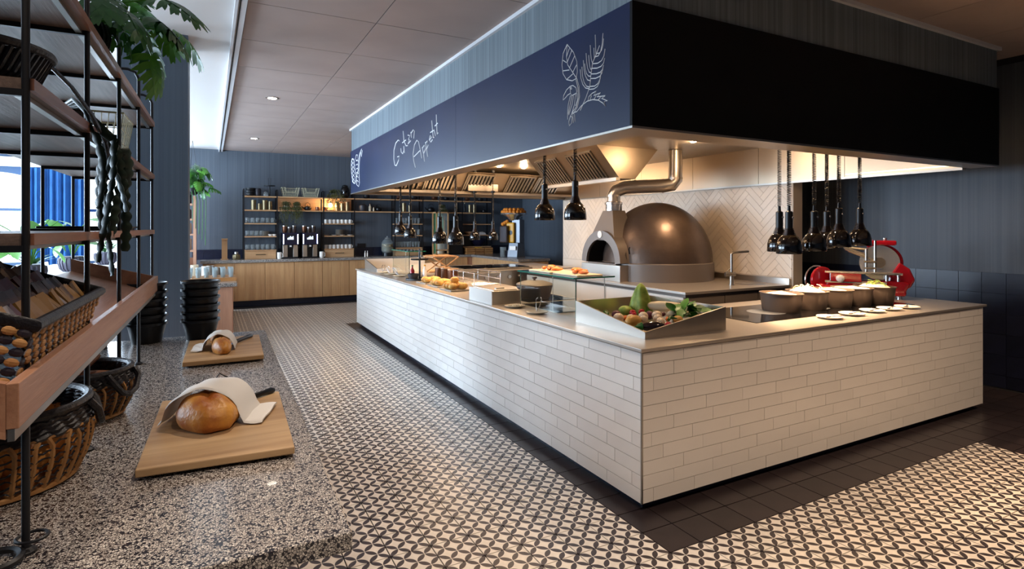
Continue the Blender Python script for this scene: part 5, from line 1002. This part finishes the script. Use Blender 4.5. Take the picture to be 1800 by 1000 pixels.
# top of the shelves
PB_ = MB().lathe([(.06,0),(.085,.02),(.09,.06),(.082,.06),(.05,.01),(.001,.01)], n=20).mesh('black_bowl', MAT['blackm'], True)
for k in range(3): o = link('black_bowl', PB_, None, (-1.36,SYm,SZ[4]+.052*k)); tag(o, 'black bowl on top of the left rack, '+['bottom','middle','top'][k]+' of the stack', 'bowl', 'stacked black bowls')
o = MB().lathe([(.05,0),(.06,.02),(.06,.14),(.05,.16),(.001,.16)], n=18).obj('patterned_jar', MAT['pot'], None, (-1.22,SYm,SZ[4]), smooth=True); tag(o, 'dark patterned jar beside the stacked black bowls', 'jar')
cks = thing('cake_stand', 'black cake stand with loop handle on the left rack', 'cake stand', (-1.0,SYm,SZ[4])); MB().lathe([(.06,0),(.015,.012),(.012,.21),(.11,.215),(.11,.228),(.001,.228)], n=20).obj('stand', MAT['blackm'], cks, smooth=True); MB().tube([(-.02,0,.228),(-.025,0,.38),(.025,0,.38),(.02,0,.228)], .005, 5).obj('loop_handle', MAT['blackm'], cks)
o = MB().lathe([(.04,0),(.05,.03),(.03,.08),(.008,.1),(.001,.1)], n=16).obj('glass_cloche', MAT['thin'], None, (-1.08,SYm-.08,SZ[4]), smooth=True); tag(o, 'small clear glass cloche in front of the cake stand', 'cloche')
for k, x in enumerate((-.60, -.20)):
    w_ = thing('cream_wire_basket', 'cream wire basket with dipped front on the shelf top, '+['left','right'][k], 'basket', (x,SYm,SZ[4]), group='cream wire baskets'); m = MB()
    m.tube([(-.13,-.10,0),(-.17,-.12,.19),(-.11,-.12,.19),(-.09,-.11,.10),(.09,-.11,.10),(.11,-.12,.19),(.17,-.12,.19),(.13,-.10,0)], .006, 5, closed=True).tube([(-.13,.10,0),(-.17,.12,.19),(.17,.12,.19),(.13,.10,0)], .005, 5, closed=True)
    for s in (-1, 1): m.tube([(s*.17,-.12,.19),(s*.17,.12,.19)], .005, 5).tube([(s*.13,-.1,.004),(s*.13,.1,.004)], .004, 5)
    m.obj('frame', MAT['cream'], w_); g = MB()
    for i in range(13): f = -1+i/6; g.tube([(f*.13,.10,0),(f*.165,.12,.19)], .002, 4); g.tube([(f*.13,-.10,0),(f*(.13+.018),-.11,.10 if abs(f) < .7 else .17)], .002, 4)
    for q in range(4): e = .13+.04*q/4; g.tube([(-e,.1+.02*q/4,.19*q/4),(e,.1+.02*q/4,.19*q/4)], .002, 4)
    g.obj('wires', MAT['cream'], w_, kind='stuff')
o = MB().lathe([(.06,0),(.09,.05),(.095,.18),(.075,.24),(.06,.25),(.065,.27),(.04,.29),(.001,.30)], n=22).obj('black_urn', MAT['lampk'], None, (.53,SYm,SZ[4]), smooth=True); tag(o, 'tall glossy black urn on top of the shelf beside the hood', 'urn')
for k, (x, r) in enumerate([(1.0,.08),(1.75,.07),(2.1,.09),(2.6,.08),(2.9,.07),(3.45,.07),(3.8,.08)]): o = MB().lathe([(r*.6,0),(r,r*.5),(r*.9,r*1.1),(r*.5,r*1.3),(.001,r*1.35)], n=16).obj('top_shelf_pot', MAT['cop'] if k % 2 else MAT['blackm'], None, (x,SYm,SZ[4]), smooth=True); tag(o, ('copper' if k % 2 else 'black')+' pot half hidden by the hood on the shelf top, '+['first','second','third','fourth','fifth','sixth','seventh'][k]+' from the left', 'pot', 'pots under the hood edge')
o = MB().lathe([(.07,0),(.09,.06),(.085,.13),(.05,.16),(.001,.17)], n=20).obj('stoneware_pot', MAT['pot'], None, (.92,SYm,SZ[3]), smooth=True); tag(o, 'wide grey stoneware pot right of the white cups', 'pot')
bottle('small_bottle', (1.07,SYm-.03,SZ[3]), .03, .17, 'cerc', 'cop', 'cream gourd bottle right of the grey stoneware pot'); bottle('small_bottle', (1.15,SYm-.04,SZ[3]), .018, .10, 'cerc', 'cop', 'tiny cream bottle beside the gourd bottle')
bottle('dark_bottle', (3.38,SYm,SZ[3]), .025, .24, 'black', 'brass', 'slim dark bottle left of the brass canisters near the juicer')

# coffee machines
def coffee(x, label):
    c = thing('coffee_machine', label, 'coffee machine', (x,10.22,CT), group='coffee machines'); W2 = .15
    MB().box(-W2, W2, -.2, .22, 0, .03).obj('drip_tray', MAT['black'], c, bev=.004); MB().box(-W2, W2, -.03, .22, .03, .33).obj('rear_body', MAT['black'], c)
    for s in (-1, 1): MB().box(s*.10-.045, s*.10+.045, -.15, -.03, .03, .28).obj('steel_side', MAT['steel'], c, bev=.004); MB().box(s*.138-.008, s*.138+.008, -.206, -.2, .30, .50).obj('light_strip', MAT['ledb'], c)
    MB().box(-W2, W2, -.2, .22, .285, .53).obj('head', MAT['navy'], c, bev=.006); s_ = MB().box(-.08, .08, -.204, -.2, .37, .49).obj('display', MAT['black'], c)
    for i, (a, h) in enumerate([(-.055,.035),(-.03,.05),(-.005,.07),(.02,.055),(.045,.07)]): MB().box(a-.009, a+.009, -.2055, -.204, .39, .39+h).obj('display_mark', MAT['scr'], s_)
    MB().box(-.035, .035, -.19, -.05, .22, .285).obj('outlet', MAT['black'], c, bev=.004); MB().box(-.018, .018, -.192, -.19, .24, .27).obj('outlet_badge', MAT['cer'], c)
    for i, (a, h, r) in enumerate([(-.095,.15,.05),(0,.12,.042),(.09,.15,.045)]): hp = MB().lathe([(r*.75,0),(r,.05),(r,h-.02)], (a,0,.53), 16).obj('bean_hopper', MAT['smoke'] if i else MAT['cop'], c, smooth=True); MB().lathe([(r*1.03,0),(r*1.03,.018),(.001,.02)], (a,0,.53+h-.02), 16).obj('lid', MAT['alu'], hp)
coffee(-.62, 'dark coffee machine with blue light strips, left one'); coffee(-.235, 'dark coffee machine with blue light strips, right one')
for k, (x, w_) in enumerate([(-.83,'left of the coffee machines'), (.0,'right of the coffee machines')]): o = link('white_jug', mugmesh(.045,.13,'cer','white_jug'), None, (x,10.08,CT), rz=-.4); tag(o, 'white jug standing on the counter '+w_, 'jug', 'white jugs')
# counter top things
ds = thing('soap_dispenser', 'tall thin oak stand with sloped cap on the back counter', 'dispenser', (-1.83,10.25,CT)); MB().box(-.05, .05, -.02, .02, 0, .40).obj('upright', MAT['oak'], ds); MB().box(-.055, .055, -.12, .02, .40, .42).obj('cap', MAT['oakx'], ds); MB().box(-.07, .07, -.08, .08, 0, .012).obj('foot', MAT['oakx'], ds)
jr = thing('oil_jar', 'small squat glass jar with golden filling and metal lid', 'jar', (-1.62,10.2,CT)); MB().lathe([(.06,0),(.075,.03),(.07,.09),(.04,.11),(.001,.11)], n=18).obj('jar', MAT['brass'], jr, smooth=True); MB().lathe([(.035,.11),(.035,.15),(.001,.15)], n=14).obj('lid', MAT['alu'], jr)
dp = thing('drink_dispenser', 'glass drink dispenser with yellow lemons on a black stand', 'drink dispenser', (1.45,10.22,CT)); MB().lathe([(.11,0),(.11,.07),(.001,.07)], n=20).obj('stand', MAT['black'], dp); MB().lathe([(.10,.07),(.13,.12),(.13,.30),(.09,.36),(.06,.37),(.001,.37)], n=22).obj('jar', MAT['thin'], dp, smooth=True); MB().lathe([(.001,.08),(.115,.11),(.12,.27),(.001,.27)], n=18).obj('lemon_water', MAT['water'], dp, smooth=True); MB().lathe([(.065,.37),(.05,.41),(.015,.42),(.015,.45),(.001,.45)], n=16).obj('lid', MAT['thin'], dp, smooth=True); MB().cyl((0,-.13,.12),(0,-.17,.12), .012, None, 8).obj('tap', MAT['chrome'], dp)
for k in range(5): MB().sph((.07*math.cos(1.26*k),.07*math.sin(1.26*k)-.02,.23), .034, n=8, m=6).obj('lemon', MAT['yel'], dp, smooth=True)
for k, x in enumerate((.90, .95)): bottle('pepper_mill', (x,10.0,CT), .018, .13, 'steel', 'cer', 'small steel pepper mill on the back counter, '+['left','right'][k]+' of the pair', 'mill', 'pepper mills')
o = MB().box(-.09, .09, -.012, 0, -.05, .05).obj('wall_socket', MAT['blackm'], None, (.93, BY-.011, 1.16)); tag(o, 'black double socket on the back wall below the long shelf', 'socket')
ln = thing('wooden_lantern', 'pale wooden lantern holding a thick candle on the back counter', 'lantern', (2.67,10.08,CT)); m = MB()
for x in (-.14, .14):
    for y in (-.12, .12): m.box(x-.014, x+.014, y-.014, y+.014, 0, 1.0)
m.box(-.154, .154, -.134, .134, 0, .03).box(-.154, .154, -.134, .134, .97, 1.0).box(-.154, .154, -.134, -.106, .10, .13).obj('frame', MAT['oak'], ln); MB().lathe([(.085,.03),(.085,.33),(.001,.325)], n=20).obj('candle', MAT['cerc'], ln, smooth=True); MB().box(-.126, .126, -.126, -.122, .13, .97).obj('glass_side', MAT['thin'], ln); MB().box(-.13, .13, .122, .126, .03, .97).obj('green_back', MAT['gr'], ln)
o = MB().box(-.18, .18, -.2, .2, 0, .80).obj('black_fridge', MAT['blackm'], None, (3.05,10.26,CT), bev=.01); tag(o, 'black box cabinet between lantern and crates on the counter', 'cabinet')
# right-hand rack things
o = MB().lathe([(.09,0),(.16,.06),(.16,.075),(.08,.012),(.001,.012)], n=22).obj('wide_bowl', MAT['oakx'], None, (3.55,SYm,SZ[1]), smooth=True); tag(o, 'shallow wooden bowl on the right rack shelf', 'bowl')
o = MB().hexa([(-.1,-.08,0),(.1,-.08,0),(.08,.08,0),(-.08,.08,0),(-.06,-.05,.07),(.07,-.06,.05),(.05,.05,.08),(-.05,.05,.06)]).obj('folded_cloth', MAT['cloth'], None, (3.83,SYm,SZ[1])); tag(o, 'folded white cloth beside the shallow wooden bowl', 'cloth')
o = MB().lathe([(.08,0),(.17,.08),(.19,.19),(.18,.19),(.07,.012),(.001,.012)], n=24).obj('deep_bowl', MAT['navy'], None, (3.75,10.30,SZ[0]), smooth=True); tag(o, 'deep navy bowl on the lowest right rack shelf', 'bowl')
for k in range(3):
    c = thing('wooden_crate', 'small wooden crate on the counter under the right rack, '+['left','middle','right'][k], 'crate', (3.42+.235*k,10.10,CT), group='small wooden crates'); MB().box(-.105, .105, -.09, .09, 0, .008).obj('bottom', MAT['crate'], c)
    for z in (.01, .06, .11):
        for s in (-1, 1): MB().box(-.11, .11, s*.09-.005, s*.09+.005, z, z+.04).obj('slat', MAT['crate'], c); MB().box(s*.105-.005, s*.105+.005, -.085, .085, z, z+.04).obj('slat', MAT['crate'], c)
LE = MB().sph((0,0,0), .045, .034, .034, 10, 7).mesh('lemon', MAT['yel'], True)
for k in range(4): o = link('lemon', LE, None, (3.605+.10*(k % 2), 10.06+.08*(k//2), CT+.135), rz=.2*k); tag(o, 'yellow lemon heaped in the middle wooden crate', 'lemon', 'lemons in the crate')
# orange juicer
oj = thing('orange_juicer', 'grey orange juice machine with yellow panel and top feeder', 'juicer', (3.72,8.55,CT), math.radians(-62))
MB().box(-.17, .17, -.10, .22, 0, .16).obj('base', MAT['navy'], oj, bev=.006); MB().hexa([(.0,-.16,0),(.3,-.16,0),(.3,.22,0),(.0,.22,0),(.02,-.10,.36),(.29,-.10,.36),(.29,.2,.36),(.02,.2,.36)]).obj('grey_cabinet', MAT['grey'], oj, bev=.006)
MB().box(.05, .29, -.02, .2, .36, .95).obj('tower', MAT['grey'], oj, bev=.006); MB().box(-.08, .16, -.10, -.02, .36, .88).obj('yellow_panel', MAT['yel'], oj, bev=.03); MB().cyl((.06,-.101,.62),(.06,-.108,.62), .06, None, 20).obj('logo_disc', MAT['black'], oj)
MB().box(-.22, .02, -.20, -.04, .36, .80).obj('press_window', MAT['smoke'], oj, bev=.03); MB().lathe([(.07,0),(.08,.25),(.075,.25),(.001,.01)], (-.14,-.14,0), 18).obj('juice_jug', MAT['thin'], oj, smooth=True)
MB().box(.08, .26, -.165, -.16, .18, .28).obj('button_plate', MAT['cer'], oj); MB().lathe([(.10,.93),(.18,1.02),(.34,1.085),(.35,1.12),(.33,1.12),(.16,1.04),(.001,1.03)], (.05,.06,0), 26).obj('feeder_bowl', MAT['chrome'], oj, smooth=True)
OR = MB().sph((0,0,0), .042, n=12, m=8).mesh('orange', MAT['orange'], True)
oj.scale = (.85,.85,.85); M4 = Matrix.Translation(oj.location) @ Matrix.Rotation(math.radians(-62), 4, 'Z') @ Matrix.Scale(.85, 4); no = 0
for r, n, z in ((.28,20,1.15), (.185,13,1.13), (.09,6,1.11), (.23,14,1.205), (.13,7,1.195)):
    for k in range(n): a = 2*PI*k/n; p = M4 @ Vector((.05+r*math.cos(a), .06+r*math.sin(a), z)); o = link('orange', OR, None, p); tag(o, 'orange heaped in the juicer feeder on top', 'orange', 'oranges in the feeder')
for k in range(3): p = M4 @ Vector((-.16+.05*k, -.12+.02*k, .842+.03*k)); o = link('orange', OR, None, p); tag(o, 'orange rolling down the chute of the juicer', 'orange', 'oranges on the chute')
# side counter things
tr_ = thing('glass_tray', 'wooden tray of upturned glasses on the side counter', 'tray', (-2.05,6.95,.80)); MB().box(-.35, .30, -.28, .28, 0, .05).obj('tray', MAT['crate'], tr_)
for i in range(6):
    for j in range(4): o = link('tumbler', GT, None, (-2.34+.105*i, 6.77+.12*j, .85)); tag(o, 'clear tumbler standing in the wooden tray on the side counter', 'glass', 'tumblers in the wooden tray')
for k, (x, y, m_, h) in enumerate([(-2.15,7.7,'cer',.16),(-2.0,7.75,'alu',.14),(-1.92,7.9,'alu',.13),(-2.3,7.8,'cerc',.18),(-2.08,8.0,'alu',.15)]): o = MB().lathe([(.05,0),(.055,.01),(.055,h),(.048,h),(.045,.012),(.001,.012)], n=16).obj('cutlery_pot', MAT[m_], None, (x,y,.80), smooth=True); tag(o, ['white ceramic','shiny metal','small shiny metal','cream','far shiny metal'][k]+' cutlery pot on the side counter', 'pot', 'cutlery pots')
bs = thing('oak_bookcase', 'narrow oak bookcase standing behind the column', 'bookcase', (-2.52,9.75,0))
for x in (-.42, .16): MB().box(x, x+.05, -.18, .18, 0, 2.15).obj('side', MAT['redwood'], bs)
for z in (.35, .72, 1.12, 1.42, 1.70, 1.98): MB().box(-.37, .16, -.18, .18, z, z+.03).obj('shelf', MAT['redwood'], bs)
MB().box(-.37, .16, .15, .17, .3, 1.0).obj('back', MAT['redwood'], bs)
for k, (z, m_, h) in enumerate([(1.15,'stone',.22),(1.45,'stone',.2),(1.73,'black',.18),(2.01,'blackm',.22)]): o = MB().lathe([(.06,0),(.075,.02),(.075,h-.02),(.06,h),(.001,h)], n=18).obj('tall_jar', MAT[m_], None, (-2.46,9.68,z), smooth=True); tag(o, ['grey stoneware jar, lowest','grey stoneware jar, second','black jar, third','black jar, topmost'][k]+' on the narrow oak bookcase', 'jar', 'jars on the oak bookcase')
hp = thing('hanging_plant', 'leafy hanging plant beside the column', 'plant', (-2.36,9.2,2.15)); MB().lathe([(.05,0),(.11,.05),(.12,.12),(.11,.12),(.001,.10)], n=18).obj('pot', MAT['blackm'], hp, smooth=True)
for s in range(3): a = 2.1*s; MB().tube([(.115*math.cos(a),.115*math.sin(a),.12),(0,0,.97)], .003, 4).obj('hanger_cord', MAT['black'], hp)
random.seed(5)
for k in range(26):
    a = random.uniform(-1.8,1.8); r = random.uniform(.1,.34); z = random.uniform(.1,.5); p = (r*math.cos(a), -.05+r*math.sin(a)*.6, z); MB().tube([(0,0,.1),(p[0]*.5,p[1]*.5,z+.06),p], .004, 4).obj('stem', MAT['leaf'], hp); link('leaf', LF if k % 2 else LFB, hp, p, rot=(random.uniform(-.5,.5), random.uniform(0,.8), a))
for k in range(5): q = (.05*k-.02, -.1, 0); MB().tube([(q[0],q[1],.1),(q[0]+.03,q[1]-.03,-.1),(q[0]+.02,q[1]-.03,-.5-.1*k)], .007, 5).obj('trailing_stem', MAT['leaf'], hp)

# ================================================================== DINING ROOM BEHIND THE SHELVES
random.seed(11)
def curtain(x0, x1, z0, z1, y, label):
    n = 90; v = []; f = []
    for i in range(n+1):
        x = x0+(x1-x0)*i/n; d = .045*math.sin(i*.62)+.015*math.sin(i*1.7); v += [(x, y+d, z0), (x, y+d*.8, z1), (x, y+d+.006, z0), (x, y+d*.8+.006, z1)]
    for i in range(n): b = 4*i; f += [(b,b+4,b+5,b+1), (b+2,b+3,b+7,b+6)]
    o = MB().add(v, f).obj('curtain', MAT['blue'], None, smooth=True); tag(o, label, 'curtain', 'blue curtains')
curtain(-4.95, -4.05, .05, 2.62, BY-.16, 'long pleated blue curtain between the two arched windows')
dv_ = thing('planter_divider', 'low white divider carrying the ribbed planters', 'divider', (0,0,0)); MB().box(-4.25, -3.35, 5.1, 9.0, 0, .95).obj('body', MAT['white'], dv_); MB().box(-4.3, -3.3, 5.05, 9.05, .95, .98).obj('top', MAT['trimw'], dv_)
HLf = ovleaf(.26, .085, .35, 7).mesh('leaf', MAT['leafb'], True); SLf = ovleaf(.24, .018, .4, 6).mesh('leaf', MAT['leaf'], True)
def planter(x, y, r, label, kind, n):
    t = thing('ribbed_planter', label, 'planter', (x,y,.98), group='ribbed planters'); h = r*1.35
    m = MB().lathe([(r*.6,0),(r*.85,h*.2),(r,h*.6),(r*.95,h*.9),(r*.82,h),(r*.75,h),(.001,h*.9)], n=32)
    m.obj('pot', MAT['potr'], t, smooth=True)
    for k in range(20): a = 2*PI*k/20; MB().tube([(r*.62*math.cos(a),r*.62*math.sin(a),.004),(r*.88*math.cos(a),r*.88*math.sin(a),h*.2),(r*1.02*math.cos(a),r*1.02*math.sin(a),h*.6),(r*.97*math.cos(a),r*.97*math.sin(a),h*.9)], r*.07, 5).obj('rib', MAT['potr'], t, smooth=True)
    for k in range(n):
        a = 2*PI*k/n+random.uniform(-.3,.3)
        if kind:
            rr = random.uniform(.1,.35); z = h+random.uniform(.15,.5); p = (rr*math.cos(a), rr*math.sin(a), z); MB().tube([(0,0,h*.9),(p[0]*.4,p[1]*.4,h+(z-h)*.7),p], .006, 5).obj('stem', MAT['leafb'], t, smooth=True); link('leaf', HLf, t, p, rot=(random.uniform(-.5,.5), random.uniform(-.2,.7), a))
        else: link('leaf', SLf, t, (r*.3*math.cos(a), r*.3*math.sin(a), h*.9), rot=(0, random.uniform(-1.3,-.6), a))
planter(-3.80, 5.45, .14, 'ribbed grey planter at the far left with broad leaves', 1, 12); planter(-3.72, 7.1, .15, 'ribbed grey planter below the curtain with tall broad leaves', 1, 14); planter(-3.55, 8.6, .15, 'ribbed grey planter near the column with slim leaves', 0, 18); planter(-3.95, 6.2, .12, 'ribbed grey planter between the two broad-leaved ones', 0, 16)
def dining_table(x, y, label, k):
    t = thing('dining_table', label, 'table', (x,y,0), group='dining tables'); MB().box(-.4, .4, -.4, .4, .72, .75).obj('top', MAT['white'], t)
    for a in (-.35, .35):
        for b in (-.35, .35): MB().box(a-.02, a+.02, b-.02, b+.02, 0, .72).obj('leg', MAT['blackm'], t)
    for q in range(6): o = link('wine_glass', WG, None, (x-.3+.12*q, y-.2+.15*(q % 3), .75)); tag(o, 'clear wine glass on the '+label, 'glass', 'wine glasses on the dining tables')
def chair(x, y, rz, label):
    c = thing('dining_chair', label, 'chair', (x,y,0), rz, 'white dining chairs'); MB().box(-.22, .22, -.22, .22, .42, .46).obj('seat', MAT['white'], c, bev=.02); MB().hexa([(-.2,.19,.46),(.2,.19,.46),(.2,.22,.46),(-.2,.22,.46),(-.22,.25,.98),(.22,.25,.98),(.22,.28,.98),(-.22,.28,.98)]).obj('backrest', MAT['white'], c, bev=.01)
    for a in (-.19, .19):
        for b in (-.19, .19): MB().cyl((a,b,0), (a*.9,b*.9,.42), .012, .016, 8).obj('leg', MAT['oak'], c)
WG = MB().lathe([(.035,0),(.004,.006),(.004,.09),(.035,.13),(.038,.17),(.03,.21),(.027,.21),(.034,.17),(.03,.135),(.001,.1)], n=14).mesh('wine_glass', MAT['thin'], True)
for k, (x, y, d) in enumerate([(-3.5,9.78,'white dining table by the window near the column'), (-5.0,9.3,'white dining table left of the divider near the curtain'), (-5.1,6.6,'white dining table left of the planters')]):
    dining_table(x, y, d, k)
chair(-4.3, 9.78, PI/2, 'white dining chair left of the window table'); chair(-5.0, 8.6, PI, 'white dining chair in front of the curtain table'); chair(-5.05, 5.9, PI, 'white dining chair before the leftmost table')
